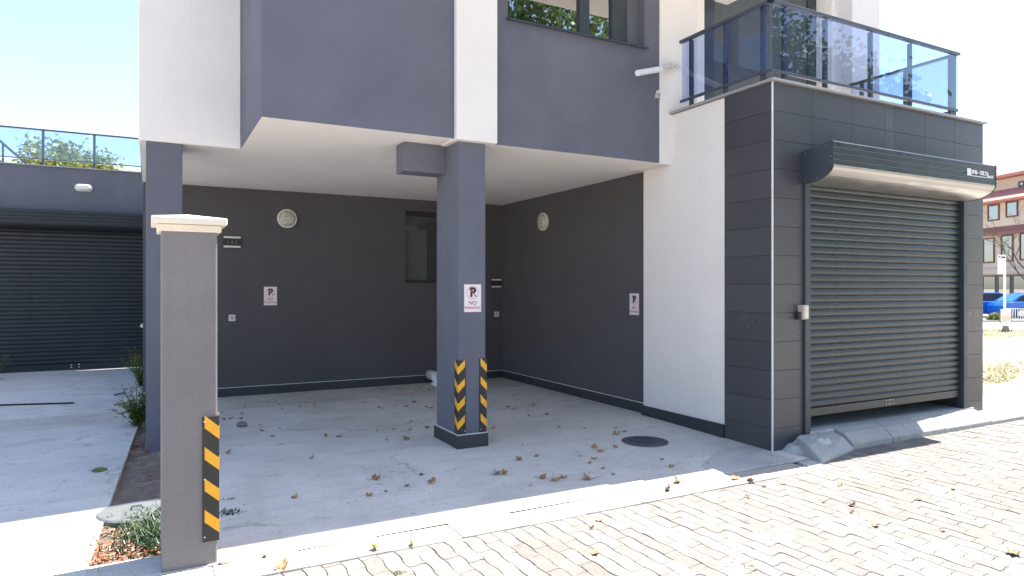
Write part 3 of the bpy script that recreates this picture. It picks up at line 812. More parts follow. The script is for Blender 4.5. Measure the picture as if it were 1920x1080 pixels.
# ------------------------------------------------------------------ glass railings
def pane_box(a, b, z0, z1, t=0.008):
    a = Vector(a); b = Vector(b); d = (b-a).normalized(); n = Vector((-d.y, d.x))*t/2
    return MB().prism([tuple(a-n), tuple(b-n), tuple(b+n), tuple(a+n)], z0, z1)
def bar(mb, a, b, w, h):
    a = Vector(a); b = Vector(b); d = (b-a).normalized(); up = Vector((0,0,1)) if abs(d.z) < 0.9 else Vector((0,1,0))
    s_ = d.cross(up).normalized()*w/2; t_ = s_.normalized().cross(d)*h/2
    return mb.add([a-s_-t_, a+s_-t_, a+s_+t_, a-s_+t_, b-s_-t_, b+s_-t_, b+s_+t_, b-s_+t_],
                  [(0,3,2,1),(4,5,6,7),(0,1,5,4),(1,2,6,5),(2,3,7,6),(3,0,4,7)])
RX0, RX1, RY0, RY1 = 5.515, 8.82, 4.765, 6.08
rr = thing('glass_railing', 'blue tinted glass terrace railing with dark metal posts above the tiled corner block', 'railing', (RX0, RY0, TZ1))
def relr(o): o.matrix_parent_inverse = Matrix.Translation((-RX0, -RY0, -TZ1)); return o
ztop, zbot = 4.50, 3.80
relr(bar(MB(), (RX0, RY1, ztop), (RX0, RY0-0.025, ztop), 0.05, 0.035).build('top_rail', M['rail'], rr, bevel=0.006))
relr(bar(MB(), (RX0-0.025, RY0, ztop), (RX1+0.03, RY0, ztop), 0.05, 0.035).build('top_rail', M['rail'], rr, bevel=0.006))
relr(bar(MB(), (RX1, RY0, ztop), (RX1, 6.22, ztop), 0.05, 0.035).build('top_rail', M['rail'], rr, bevel=0.006))
for a, b in (((RX0, RY1, zbot), (RX0, RY0, zbot)), ((RX0, RY0, zbot), (RX1, RY0, zbot)), ((RX1, RY0, zbot), (RX1, 6.22, zbot))):
    relr(bar(MB(), a, b, 0.03, 0.03).build('bottom_rail', M['rail'], rr, bevel=0.004))
def post(x, y, w=0.045):
    relr(MB().box(x-w/2, x+w/2, y-0.02, y+0.02, TZ1+0.0142, ztop-0.018).build('post', M['rail'], rr, bevel=0.004))
for uu in (1293, 1357, 1427):
    t = (uu-960)/F_PX; d = RX0/(sy+t*cy); post(RX0+0.03, d*(cy-t*sy), 0.045)
for uu in (1475, 1552, 1637, 1711):
    p = at_y(uu, 300, RY0); post(p.x, RY0+0.035)
post(RX1-0.06, RY0+0.03, 0.12)
for yy in (5.40, 6.02): post(RX1-0.03, yy)
relr(pane_box((RX0, RY1-0.03), (RX0, 5.45), zbot+0.02, ztop-0.02).build('glass_pane', M['glass_blue'], rr))
relr(pane_box((RX0, 5.44), (RX0, RY0+0.02), zbot+0.02, ztop-0.02).build('glass_pane', M['glass_blue'], rr))
gx = [RX0+0.02, 6.62, 7.75, RX1+0.01]
for xa, xb in zip(gx[:-1], gx[1:]):
    relr(pane_box((xa+0.004, RY0), (xb-0.004, RY0), zbot+0.02, ztop-0.02).build('glass_pane', M['glass_blue'], rr))
relr(pane_box((RX1, RY0+0.02), (RX1, 6.2), zbot+0.02, ztop-0.02).build('glass_pane', M['glass_blue'], rr))

lr = thing('glass_railing', 'thin glass railing along the flat roof of the low left garage', 'railing', (-4, LY+0.1, 3.965))
def rlr(o): o.matrix_parent_inverse = Matrix.Translation((4, -LY-0.1, -3.965)); return o
LRY = LY+0.12; zt2 = 4.66; zb2 = 4.09
rlr(bar(MB(), (-8.8, LRY, zt2), (0.1, LRY, zt2), 0.05, 0.03).build('top_rail', M['rail'], lr))
rlr(bar(MB(), (-8.8, LRY, zb2), (0.1, LRY, zb2), 0.03, 0.02).build('bottom_rail', M['rail'], lr))
for uu in (-180, -90, 0-6, 81, 177, 266):
    if uu == -6: continue
    p = at_y(uu, 300, LRY+0.04)
    rlr(MB().box(p.x-0.022, p.x+0.022, LRY+0.02, LRY+0.06, 3.966, zt2-0.015).build('post', M['rail'], lr))
xs = [-8.7, -6.4, -4.2, -2.02, -1.05, -0.10]
for xa, xb in zip(xs[:-1], xs[1:]):
    rlr(pane_box((xa+0.01, LRY), (xb-0.01, LRY), zb2+0.01, zt2-0.015).build('glass_pane', M['glass_blue'], lr))
# stair rail rising on the roof behind the glass
p0 = at_y(48, 306, LY+2.2); p1 = at_y(-30, 238, LY+2.2)
st = thing('stair_handrail', 'dark sloping handrail of a roof stair behind the left glass railing', 'handrail', (p0.x, LY+2.2, 3.85))
def rst(o): o.matrix_parent_inverse = Matrix.Translation((-p0.x, -LY-2.2, -3.85)); return o
dv = (p1-p0)
rst(bar(MB(), p0 - dv*0.25, p1, 0.05, 0.05).build('handrail', M['rail'], st))
q = Vector((0, 0, -0.42))
rst(bar(MB(), p0 + dv*0.35 + q, p1 + q, 0.03, 0.03).build('lower_rail', M['rail'], st))
for k in (0.55, 0.98):
    pp = p0 + dv*k
    rst(MB().box(pp.x-0.02, pp.x+0.02, pp.y-0.02, pp.y+0.02, 3.85, pp.z-0.02).build('post', M['rail'], st))
lamp = thing('bulkhead_lamp', 'white oval wall lamp above the left shutter', 'lamp', (at_y(157, 352, LY).x, LY, at_y(157, 352, LY).z))
def oval(mb, w, h, y0, y1, n=24, k=1.0):
    pts = []
    for i in range(n):
        a = 2*math.pi*i/n; cx = (w-h)/2*(1 if math.cos(a) > 0 else -1)
        pts.append((cx + h/2*math.cos(a), h/2*math.sin(a)))
    vs = [(x, y0, z) for x, z in pts] + [(x*k, y1, z*k) for x, z in pts]
    return mb.add(vs, [tuple(range(n)), tuple(range(2*n-1, n-1, -1))] + [(i, n+i, n+(i+1) % n, (i+1) % n) for i in range(n)])
oval(MB(), 0.30, 0.145, -0.001, -0.03).build('base', M['plastic'], lamp)
oval(MB(), 0.27, 0.118, -0.03, -0.085, k=0.75).build('lens', M['plastic'], lamp, bevel=0.01)

# ------------------------------------------------------------------ gate pillar
gp = thing('gate_pillar', 'rough grey rendered gate pillar with a pale stone cap in the left foreground', 'pillar', (0.20, 4.53, -0.05))
def relg(o): o.matrix_parent_inverse = Matrix.Translation((-0.20, -4.53, 0.05)); return o
PX0, PX1, PY0, PY1 = 0.052, 0.350, 4.385, 4.685
mb = MB(); nz = 24
relg(MB().box(PX0, PX1, PY0, PY1, -0.1, 1.955).build('shaft', M['pillar'], gp, bevel=0.011, seg=3))
cp = MB(); c0, c1 = 0.052, 0.03
cp.box(PX0-c1+0.008, PX1+c1-0.008, PY0-0.012, PY1+0.012, 1.930, 1.972)
relg(cp.build('cap_moulding', M['cap'], gp, bevel=0.006))
cp = MB(); x0, x1, y0, y1 = PX0-c0, PX1+c0, PY0-c0, PY1+c0; xm, ym = (x0+x1)/2, (y0+y1)/2
cp.add([(x0,y0,1.973),(x1,y0,1.973),(x1,y1,1.973),(x0,y1,1.973),(x0,y0,2.012),(x1,y0,2.012),(x1,y1,2.012),(x0,y1,2.012),(xm,ym,2.045)],
       [(0,3,2,1),(0,1,5,4),(1,2,6,5),(2,3,7,6),(3,0,4,7),(4,5,8),(5,6,8),(6,7,8),(7,4,8)])
relg(cp.build('cap', M['cap'], gp, bevel=0.006))

# ------------------------------------------------------------------ corner guards
def corner_guard(label, x, y, z0, z1, sgn, wid=0.078):
    "L-shaped rubber guard; the front leg runs from the corner towards sgn*x, the other leg runs back along +y"
    o = thing('corner_guard', label, 'corner guard', (x, y, z0), 0, 'striped corner guards')
    h = z1 - z0; t = 0.010
    X = lambda a: sgn*a
    prof = [(-t, -t), (wid, -t), (wid, -0.001), (-0.001, -0.001), (-0.001, wid), (-t, wid)]
    pts = [(X(a), b) for a, b in prof]
    if sgn < 0: pts = pts[::-1]
    MB().prism(pts, 0, h).build('rubber_body', M['black'], o, bevel=0.002)
    n = 4; sp = h/n; drop = 0.072
    for i in range(n):
        zc = h - sp*(i+0.36); w2 = sp*0.20; e = 0.0012
        zi, zo = zc - drop/2, zc + drop/2        # at the corner, at the outer edge
        a0, a1 = -t, wid - 0.012
        MB().add([(X(a0), -t-e, zi-w2), (X(a1), -t-e, zo-w2), (X(a1), -t-e, zo+w2), (X(a0), -t-e, zi+w2),
                  (X(a0), -t+e, zi-w2), (X(a1), -t+e, zo-w2), (X(a1), -t+e, zo+w2), (X(a0), -t+e, zi+w2)],
                 [(0,1,2,3),(7,6,5,4),(0,4,5,1),(1,5,6,2),(2,6,7,3),(3,7,4,0)]).build('stripe', M['yellow'], o)
        MB().add([(X(-t-e), a0, zi-w2), (X(-t-e), a1, zo-w2), (X(-t-e), a1, zo+w2), (X(-t-e), a0, zi+w2),
                  (X(-t+e), a0, zi-w2), (X(-t+e), a1, zo-w2), (X(-t+e), a1, zo+w2), (X(-t+e), a0, zi+w2)],
                 [(0,1,2,3),(7,6,5,4),(0,4,5,1),(1,5,6,2),(2,6,7,3),(3,7,4,0)]).build('stripe', M['yellow'], o)
    for zz in (0.03, h/2, h-0.03):
        MB().lathe([(0.006, 0), (0.005, 0.003)], 10, 'y', (X(wid-0.012), -t, zz)).build('screw', M['steel'], o)
    return o
corner_guard('large black and yellow striped guard on the near gate pillar', PX1, PY0, 0.095, 0.838, -1, 0.082)
corner_guard('black and yellow chevron guard on the left front edge of the column', 2.705, 6.185, 0.138, 0.875, 1)
corner_guard('black and yellow striped guard on the right front edge of the column', 3.005, 6.185, 0.138, 0.885, -1, 0.07)

# ------------------------------------------------------------------ signs, lamps, fittings on the walls
tm_p = text_mesh('P', 0.125, M['sign_black'], 0.0006, 0.007)
tm_no = text_mesh('NO', 0.060, M['sign_red'], 0.0006, 0.0006)
tm_pk = text_mesh('PARKING', 0.0405, M['sign_red'], 0.0006, 0.0002)
def no_parking(label, loc, rz):
    o = thing('no_parking_sign', label, 'sign', loc, rz, 'no parking signs')
    W, H = 0.19, 0.282
    MB().box(-W/2, W/2, -0.004, -0.0005, -H/2, H/2).build('plate', M['sign_white'], o)
    b = MB(); e = 0.004
    b.box(-W/2, W/2, -0.0052, -0.004, -H/2, -H/2+e).box(-W/2, W/2, -0.0052, -0.004, H/2-e, H/2)
    b.box(-W/2, -W/2+e, -0.0052, -0.004, -H/2+e, H/2-e).box(W/2-e, W/2, -0.0052, -0.004, -H/2+e, H/2-e)
    b.build('border', M['sign_pink'], o)
    rg = MB(); n = 36; r0, r1, zc = 0.062, 0.066, 0.056
    vs = []; fs = []
    for i in range(n):
        a = 2*math.pi*i/n
        vs += [(r0*math.cos(a), -0.0054, zc+r0*math.sin(a)), (r1*math.cos(a), -0.0054, zc+r1*math.sin(a))]
    for i in range(n): j = (i+1) % n; fs.append((2*i, 2*i+1, 2*j+1, 2*j))
    rg.add(vs, fs).build('ring', M['sign_red'], o)
    s_ = MB(); k = 0.0405; w_ = 0.0045
    s_.add([(-k-w_, -0.0066, zc+k-w_), (-k+w_, -0.0066, zc+k+w_), (k+w_, -0.0066, zc-k+w_), (k-w_, -0.0066, zc-k-w_)], [(0, 3, 2, 1)]).build('slash', M['sign_red'], o)
    obj('letter', tm_p, o, (0.002, -0.0052, zc), (R(90), 0, 0))
    obj('word', tm_no, o, (0, -0.0052, -0.050), (R(90), 0, 0))
    obj('word', tm_pk, o, (0, -0.0052, -0.098), (R(90), 0, 0))
    return o
p = at_y(507, 555, BY); no_parking('no parking sign on the dark back wall left of the column', (p.x, BY, p.z), 0)
p = at_y(886, 559, 6.185); no_parking('no parking sign on the front of the central column', (p.x, 6.185, p.z), 0)
no_parking('no parking sign on the dark side wall next to the white wall', (SX, 6.98, 1.39), R(-90))

def round_lamp(label, loc, rz):
    o = thing('round_wall_lamp', label, 'lamp', loc, rz, 'round wall lamps')
    MB().lathe([(0.145, 0.0), (0.145, 0.03), (0.138, 0.040), (0.124, 0.042), (0.118, 0.036)], 40, 'y').build('rim', M['plastic'], o, smooth=False)
    prof = [(0.120, 0.034)]
    for i in range(1, 8): a = i/8; prof.append((0.120*(1-a)**0.5 if a < 0.9 else 0.02, 0.034 + 0.04*a))
    MB().lathe([(0.120, 0.036), (0.112, 0.050), (0.092, 0.063), (0.06, 0.072), (0.025, 0.076)], 40, 'y').build('lens', M['lens'], o, smooth=True)
    MB().lathe([(0.014, 0.074), (0.012, 0.080)], 14, 'y').build('boss', M['plastic'], o)
    return o
p = at_y(538, 410, BY); round_lamp('round white rimmed lamp on the dark back wall', (p.x, BY, p.z), 0)
round_lamp('round white rimmed lamp on the dark side wall right of the column', (SX, 9.27, 2.66), R(-90))

def vent(label, u, v, w, h):
    p = at_y(u, v, BY)
    o = thing('wall_plate', label, 'wall plate', (p.x, BY, p.z), 0, 'black wall plates with white bars')
    MB().box(-w/2, w/2, -0.03, -0.0005, -h/2, h/2).build('plate', M['sign_black'], o, bevel=0.003)
    for s_ in (-1, 1):
        zz = s_*(h/2-0.014)
        MB().box(-w/2-0.002, w/2+0.002, -0.042, -0.028, zz-0.014, zz+0.014).build('bar', M['plastic'], o, bevel=0.003)
    for k in range(3):
        MB().box(-w*0.3+k*w*0.24, -w*0.3+k*w*0.24+w*0.12, -0.036, -0.029, -h*0.18, h*0.12).build('knob', M['iron'], o, bevel=0.004)
vent('black plate with two white bars high on the back wall by the left column', 435, 454, 0.23, 0.165)
vent('black plate with two white bars in the back corner right of the column', 929, 531, 0.19, 0.15)
def socket(label, u, v):
    p = at_y(u, v, BY)
    o = thing('wall_socket', label, 'socket', (p.x, BY, p.z), 0, 'small white wall sockets')
    MB().box(-0.046, 0.046, -0.012, -0.0005, -0.046, 0.046).build('plate', M['plastic'], o, bevel=0.004)
    MB().lathe([(0.027, 0.0125), (0.027, 0.016), (0.021, 0.016), (0.019, 0.010)], 20, 'y').build('ring', M['grey_box'], o)
socket('small white socket low on the back wall beside the near pillar', 435, 596)
socket('small white socket in the back corner right of the column', 931, 589)

kx = 5.885
ksb = thing('switch_box', 'small beige key switch box left of the right roller shutter', 'switch', (kx, TY, 1.355))
MB().box(-0.045, 0.035, -0.075, -0.0005, -0.075, 0.072).build('box', M['grey_box'], ksb, bevel=0.004)
MB().box(-0.028, 0.026, -0.079, -0.0745, -0.062, 0.060).build('cover', M['cap'], ksb, bevel=0.002)
MB().box(-0.085, -0.046, -0.05, -0.0005, -0.078, 0.0).build('keyhole_cap', M['black'], ksb, bevel=0.004)
MB().lathe([(0.009, 0.079), (0.008, 0.084)], 14, 'y', (0, 0, 0.02)).build('lock', M['steel'], ksb)

# pipe stub with loose cables on the white strip
a = at_y(1272, 124, 6.19); b = at_y(1195, 137, 6.02); c = a.lerp(b, 0.45)
bk = thing('cable_conduit', 'pale conduit stub with loose cable ends sticking out beside the terrace railing', 'conduit', (a.x, 6.19, a.z))
def relk(o): o.matrix_parent_inverse = Matrix.Translation((-a.x, -6.19, -a.z)); return o
relk(MB().tube([b, c], 0.034, 12).build('tube', M['pipe'], bk, smooth=False))
relk(MB().tube([c, a + Vector((0.02, 0.02, 0.0))], 0.020, 10).build('tube', M['plastic'], bk, smooth=False))
cb = MB()
for k in range(9):
    pts = []; s0 = c.lerp(a, random.uniform(-0.15, 0.4)); s1 = c.lerp(a, random.uniform(0.7, 1.25))
    for i in range(7):
        q = s0.lerp(s1, i/6); w_ = math.sin(math.pi*i/6)
        pts.append(q + Vector((random.uniform(-0.012, 0.012), -abs(random.gauss(0.02, 0.015))*w_ - 0.012, random.gauss(0.0, 0.03)*w_ + random.uniform(-0.01, 0.01))))
    cb.tube(pts, 0.0045, 5)
relk(cb.build('cable', M['plastic'], bk))
p = at_y(1230, 178, 6.22)
sn = thing('wall_sensor', 'tiny pale sensor on the grey wall beside the white strip', 'sensor', (p.x, 6.22, p.z))
MB().box(-0.025, 0.02, -0.03, -0.0005, -0.045, 0.01).build('body', M['grey_box'], sn, bevel=0.006)
MB().lathe([(0.022, 0.01), (0.02, 0.05)], 12, 'y', (0.01, 0, 0.03)).build('head', M['plastic'], sn)

pp = at_y(811, 712, 10.35)
wp = thing('pipe_elbow', 'white plastic pipe elbow on the floor behind the column', 'pipe', (pp.x+0.09, 10.35, 0))
MB().tube([(0, 0.35, 0.14), (0, 0.12, 0.14), (-0.01, 0.03, 0.135), (-0.02, -0.02, 0.10), (-0.02, -0.03, 0.002)], 0.085, 18).build('elbow', M['pipe'], wp, smooth=True)
MB().lathe([(0.098, 0.0), (0.098, 0.05), (0.088, 0.055)], 20, 'z', (-0.02, -0.03, 0.002)).build('collar', M['pipe'], wp)

# ------------------------------------------------------------------ covers, stones, small things on the ground
mh = thing('manhole_cover', 'round dark cast iron manhole cover in the parking floor', 'manhole cover', (4.585, 5.60, floor_z(0, 5.6)))
MB().lathe([(0.245, -0.02), (0.245, 0.006), (0.225, 0.007), (0.222, 0.004)], 40).build('frame', M['lid'], mh)
MB().lathe([(0.220, -0.02), (0.220, 0.009), (0.21, 0.011)], 40).build('lid', M['iron'], mh)
kb = MB()
for i in range(-4, 5):
    for j in range(-4, 5):
        if i*i+j*j < 17: kb.box(i*0.042-0.013, i*0.042+0.013, j*0.042-0.013, j*0.042+0.013, 0.008, 0.015)
kb.build('relief', M['iron'], mh)
rl = thing('inspection_cover', 'weathered round concrete lid in the soil strip behind the gate pillar', 'concrete cover', (-0.09, 5.62, -0.04))
MB().lathe([(0.26, -0.03), (0.26, 0.018), (0.245, 0.030), (0.235, 0.028), (0.05, 0.034), (0.045, 0.026)], 44).build('disc', M['lid'], rl)
MB().tube([(-0.04, 0, 0.03), (-0.03, 0, 0.055), (0.03, 0, 0.055), (0.04, 0, 0.03)], 0.006, 6).build('lifting_ring', M['iron'], rl)

def rock(name, label, cat, loc, r, m, squash=0.6):
    bm = bmesh.new(); bmesh.ops.create_icosphere(bm, subdivisions=2, radius=r)
    for v in bm.verts:
        k = 1 + 0.22*math.sin(v.co.x/r*2.3+1)*math.cos(v.co.y/r*2.9) + random.uniform(-0.08, 0.08)
        v.co = Vector((v.co.x*k*1.25, v.co.y*k, v.co.z*k*squash))
    me = bpy.data.meshes.new(name); bm.to_mesh(me); bm.free(); me.materials.append(m)
    o = obj(name, me, None, (loc[0], loc[1], loc[2] + r*squash*0.8)); return tag(o, label, cat)
p = at_z(453, 800, 0); rock('stone', 'grey stone with a dead leaf on it right of the gate pillar', 'stone', (p.x, p.y, 0), 0.052, M['stone'], 0.62)
rock('pebble', 'pale pebble at the foot of the gate pillar', 'pebble', (PX1+0.035, 4.36, -0.045), 0.026, M['pebble'], 0.75)

pr = at_z(0, 761, -0.006); pl_ = at_z(138, 757, -0.006)
rod = thing('metal_strip', 'thin black metal strip lying across the shaded driveway', 'metal strip', (pl_.x, pl_.y, -0.006))
def relm(o): o.matrix_parent_inverse = Matrix.Translation((-pl_.x, -pl_.y, 0.006)); return o
relm(bar(MB(), pl_ + Vector((0, 0, 0.012)), pl_ + (pr-pl_)*2.2 + Vector((0, 0, 0.012)), 0.035, 0.018).build('bar', M['sign_black'], rod))
for lab, (ua, va), (ub, vb) in (('dark twig on the driveway beside the weeds, the one farther back', (215, 742), (236, 737)), ('dark twig on the driveway beside the weeds, the one nearer the camera', (215, 761), (238, 758))):
    A_ = at_z(ua, va, 0.0); B_ = at_z(ub, vb, 0.0)
    L_ = B_-A_
    mb = MB().tube([(0, 0, 0.012), tuple(L_*0.5 + Vector((0, 0.02, 0.014))), tuple(L_ + Vector((0, 0, 0.012)))], 0.012, 6, 0.006)
    mb.tube([tuple(L_*0.35 + Vector((0, 0, 0.012))), tuple(L_*0.6 + Vector((0.03, -0.06, 0.02)))], 0.007, 5, 0.003)
    o = mb.build('twig', M['bark']); o.location = A_; tag(o, lab, 'twig', 'twigs on the driveway')

# fallen plane leaves
def leaf_mesh(seed, m, size=0.06):
    r = random.Random(seed); n = 5; pts = []
    for i in range(n):
        a = math.pi*(-0.15 + 1.3*i/(n-1)); L = (0.72, 0.95, 1.1, 0.95, 0.72)[i]*r.uniform(.85, 1.1)
        pts.append((math.cos(a)*L, math.sin(a)*L))
        if i < n-1:
            a2 = math.pi*(-0.15 + 1.3*(i+0.5)/(n-1)); L2 = 0.66*r.uniform(.85, 1.1); pts.append((math.cos(a2)*L2, math.sin(a2)*L2))
    pts.append((-0.25, -0.35)); pts.append((0.25, -0.35))
    curl = r.uniform(0.9, 2.0); tw = r.uniform(-0.7, 0.7); fold = r.uniform(0.4, 1.5)
    def up(x, y):
        z = curl*0.42*(x*x)*0.9 + fold*0.30*max(y, 0)**2 + tw*0.35*x*y + 0.06*math.sin(9*x+seed) + 0.05*math.cos(8*y+seed)
        return (x*(1-0.20*curl*abs(x))*size, y*(1-0.20*fold)*size, (z+0.06)*size)
    vs = [up(0, 0)] + [up(x, y) for x, y in pts] + [up(x*0.55, y*0.55) for x, y in pts]
    k = len(pts); fs = []
    for i in range(k):
        j = (i+1) % k
        fs.append((0, 1+k+i, 1+k+j)); fs.append((1+k+i, 1+i, 1+j, 1+k+j))
    mb = MB(); mb.add(vs, fs)
    s0 = up(0, -0.3)
    mb.tube([s0, (0.1*size, -0.8*size, 0.15*size), (0.25*size*tw, -1.2*size, 0.35*size)], 0.028*size, 4)
    me = bpy.data.meshes.new('dry_leaf'); me.from_pydata(mb.v, [], mb.f); me.materials.append(m)
    zmin = min(v[2] for v in mb.v)
    for v in me.vertices: v.co.z -= zmin
    return me
lm = [leaf_mesh(s_, M['dry']) for s_ in range(8)]
ly_ = [leaf_mesh(s_, M['yleaf'], 0.05) for s_ in (11, 12)]
A1 = [(65,220,.7),(235,172,.6),(490,155,.8),(515,190,.7),(690,140,.7),(765,160,.7),(650,175,.7),(1050,90,.7),(350,312,.7),(365,355,1),(445,395,1),(495,335,.6),(505,455,.45),(110,520,1.2),(850,395,1),(945,395,1.3),(740,560,1),
      (1240,180,1),(1270,185,.6),(1365,165,1),(1450,170,1),(1500,140,1.2),(1600,178,1.1),(1635,183,.9),(1580,60,1),(1130,140,.7),(1480,285,.7),(1350,340,.8),(1475,345,.8),(1605,330,1.1),(1230,355,.7),(1450,415,1.5),(1300,425,.6),
      (1215,715,1.5),(1170,840,1.1),(610,855,1.1),(1450,765,.9),(1640,740,1.4),(1560,683,.8),(1290,810,.5),(140,865,.8),(80,270,1.2),(130,262,1.2),(205,262,1.0),(1520,55,1.1),(1555,40,.9),(1620,50,1.0),(1640,20,1.0),(1400,38,.7),(1280,45,.7),(1490,78,.8)]
A2 = [(80,610,1),(600,290,.6),(635,330,.7),(740,370,.7),(590,420,.7),(690,455,.9),(735,470,1.4),(885,440,.8),(840,478,.6),(845,520,.7),(980,510,1.1),(1070,610,.7),(1265,615,.7),(1495,615,.9),(1560,640,1.1),(1500,660,1.4),
      (1330,755,1.4),(1380,785,1.2),(1485,755,1.2),(1230,825,.7),(1335,845,1),(1300,875,.9),(1400,915,.7),(1480,957,.7),(905,825,.9),(770,850,1.2),(600,955,1.4),(660,958,1.2),(45,963,.8),(950,990,1.3),
      (1040,1000,1.4),(1105,985,1.2),(1290,995,1.7),(1845,850,.8),(1910,905,1),(800,735,.5),(580,615,1.2)]
A3 = [(1240,380,1.3),(1165,440,1.5),(1035,470,.6),(1760,490,1.1),(1680,360,1.4),(1780,378,1.3),(1890,410,.9),(660,670,1.2),(600,725,.8),(610,915,1.4)]
A4 = [(540,410,.9),(440,338,.7),(110,390,1),(1125,510,.9),(640,555,1.3),(625,605,.8),(800,710,1.4),(415,530,.8),(1840,915,1.8),(1310,745,.8),(1395,435,.9)]
A5 = [(190,1030,1.4),(65,945,.6)]
px = [(400+x/4, 720+y/4, s_) for x, y, s_ in A1] + [(780+x/4, 650+y/4, s_) for x, y, s_ in A2] + [(960+x/4, 810+y/4, s_) for x, y, s_ in A3] + [(1440+x/4, 810+y/4, s_) for x, y, s_ in A4] + [(480+x/4, 810+y/4, s_) for x, y, s_ in A5]
LM = {'the front of the central column': (2.86, 6.0), 'the manhole cover': (4.585, 5.6), 'the foot of the dark tiled corner': (5.45, 4.7), 'the gate pillar guard': (0.40, 4.45), 'the grey stone': tuple(at_z(453, 800, 0))[:2],
      'the white pipe elbow behind the column': (4.1, 10.3), 'the back wall below the no parking sign': (1.6, 10.6), 'the dark side wall below its round lamp': (5.5, 9.3), 'the yellow leaves on the kerb': (1.2, 4.2), 'the low end of the ramp': (5.55, 4.15),
      'the middle of the sunlit shadow edge': (2.4, 4.6), 'the left side of the column': (1.9, 7.2), 'the right edge of the column': (3.6, 7.4), 'the lower right corner of the picture': (4.4, 2.2), 'the middle of the shaded floor': (1.7, 5.4), 'the floor between column and manhole cover': (3.7, 5.3), 'the floor below the dark back window': (3.4, 9.3), 'the joint in the floor before the back wall': (2.2, 9.4), 'the middle of the dark side wall': (5.2, 7.6)}
ORD = ['nearest', 'second nearest', 'third nearest', 'fourth nearest', 'fifth nearest', 'sixth nearest', 'seventh nearest', 'eighth nearest', 'ninth nearest', 'tenth nearest', 'eleventh nearest', 'twelfth nearest', 'thirteenth nearest', 'fourteenth nearest', 'fifteenth nearest', 'sixteenth nearest', 'seventeenth nearest', 'eighteenth nearest', 'nineteenth nearest', 'twentieth nearest', 'twenty first nearest', 'twenty second nearest', 'twenty third nearest', 'twenty fourth nearest']
LG = [tuple(at_z(u, v, -0.02))[:2] for u, v, s_ in px]
def leaf_label(k):
    x, y = LG[k]
    nm = min(LM, key=lambda n_: math.hypot(LM[n_][0]-x, LM[n_][1]-y)); cx, cy_ = LM[nm]
    d0 = math.hypot(cx-x, cy_-y); r_ = sum(math.hypot(cx-a_, cy_-b_) < d0 for a_, b_ in LG)
    return 'dry leaf %s to %s' % (ORD[min(r_, 23)], nm), ('dry leaves on the pavers' if y < 4.09 else 'dry leaves on the concrete')
for k, (u, v, s_) in enumerate(px):
    z = 0.0
    for it in range(4):
        p = at_z(u, v, z)
        z = floor_z(p.x, p.y) if p.y > 4.36 else (kz if p.y > 4.09 else STREET_Z)
    if p.y > 4.37 and 4.42 < p.x < 5.46 and p.y < 4.98: z += 0.007
    lab, grp = leaf_label(k)
    o = obj('dry_leaf', lm[k % 8], None, (p.x, p.y, z + 0.003), (random.gauss(0, 0.18), random.gauss(0, 0.18), random.uniform(0, 6.28)))
    q = s_*(0.76 if p.y > 4.1 else 0.60); o.scale = (q, q, q*random.uniform(0.8, 1.4))
    tag(o, lab, 'leaf', grp)
for (u, v, s_, m_, lab) in ((480+885/4, 810+875/4, 1.2, 0, 'yellow green leaf standing on the kerb in the sun'), (480+1160/4, 810+835/4, .9, 1, 'small yellow leaf on the kerb right of the yellow green one')):
    p = at_z(u, v+3, kz); o = obj('yellow_leaf', ly_[m_], None, (p.x, p.y, kz+0.003), (R(50), 0.1, 1.2)); o.scale = (s_,)*3; tag(o, lab, 'leaf')
p = at_z(187, 886, -0.02)
gl_ = MB()
n = 10; vs = [(0, 0, 0.012)]
for i in range(16):
    a = 2*math.pi*i/16; vs.append((0.060*math.cos(a), 0.062*math.sin(a)*(1-0.25*math.cos(a)), 0.004 + 0.008*math.sin(a)))
gl_.add(vs, [(0, 1+i, 1+(i+1) % 16) for i in range(16)]).tube([(-0.05, 0, 0.008), (-0.085, 0.01, 0.004)], 0.002, 4)
o = gl_.build('green_leaf', M['gleaf']); o.location = (p.x, p.y, floor_z(0, p.y)); tag(o, 'single oval green leaf lying on the driveway', 'leaf')
p = at_z(197, 1052, kz); o = obj('dry_leaf', lm[3], None, (p.x, p.y, -0.048), (0.5, 0.2, 2)); o.scale = (0.75,)*3; tag(o, 'dry brown leaf in the pillar shadow at the lower left', 'leaf')
p = at_z(453, 790, 0); o = obj('dry_leaf', lm[5], None, (p.x, p.y, 0.085), (0.4, 0.2, 1)); o.scale = (0.7,)*3; tag(o, 'curled dry leaf lying on the grey stone', 'leaf')

# grass, weeds, litter
def blades(name, pts, hmin, hmax, m, wid=0.006, lean=0.6, seg=2):
    vs = []; fs = []
    for x, y, z in pts:
        h = random.uniform(hmin, hmax); a = random.uniform(0, 6.28); l = random.uniform(0.1, lean)*h; w_ = wid*random.uniform(.6, 1.3)
        dx, dy = math.cos(a), math.sin(a); sx_, sy_ = -dy*w_, dx*w_
        b = len(vs)
        vs += [(x-sx_, y-sy_, z), (x+sx_, y+sy_, z), (x+sx_*.7+dx*l*.35, y+sy_*.7+dy*l*.35, z+h*.6), (x-sx_*.7+dx*l*.35, y-sy_*.7+dy*l*.35, z+h*.6), (x+dx*l, y+dy*l, z+h)]
        fs += [(b, b+1, b+2, b+3), (b+3, b+2, b+4)]
    me = bpy.data.meshes.new(name); me.from_pydata(vs, [], fs); me.materials.append(m)
    return obj(name, me)
pts = []
for k in range(3600):
    x = random.gauss(0.10, 0.14); y = random.gauss(5.16, 0.26)
    if -0.33 < x < 0.30 and 4.70 < y < 5.6: pts.append((x, y, -0.06))
tag(blades('grass', pts, 0.015, 0.10, M['grass'], 0.0055, 1.8), 'green grass tuft spilling round the gate pillar beside the concrete lid', None, None, 'stuff')
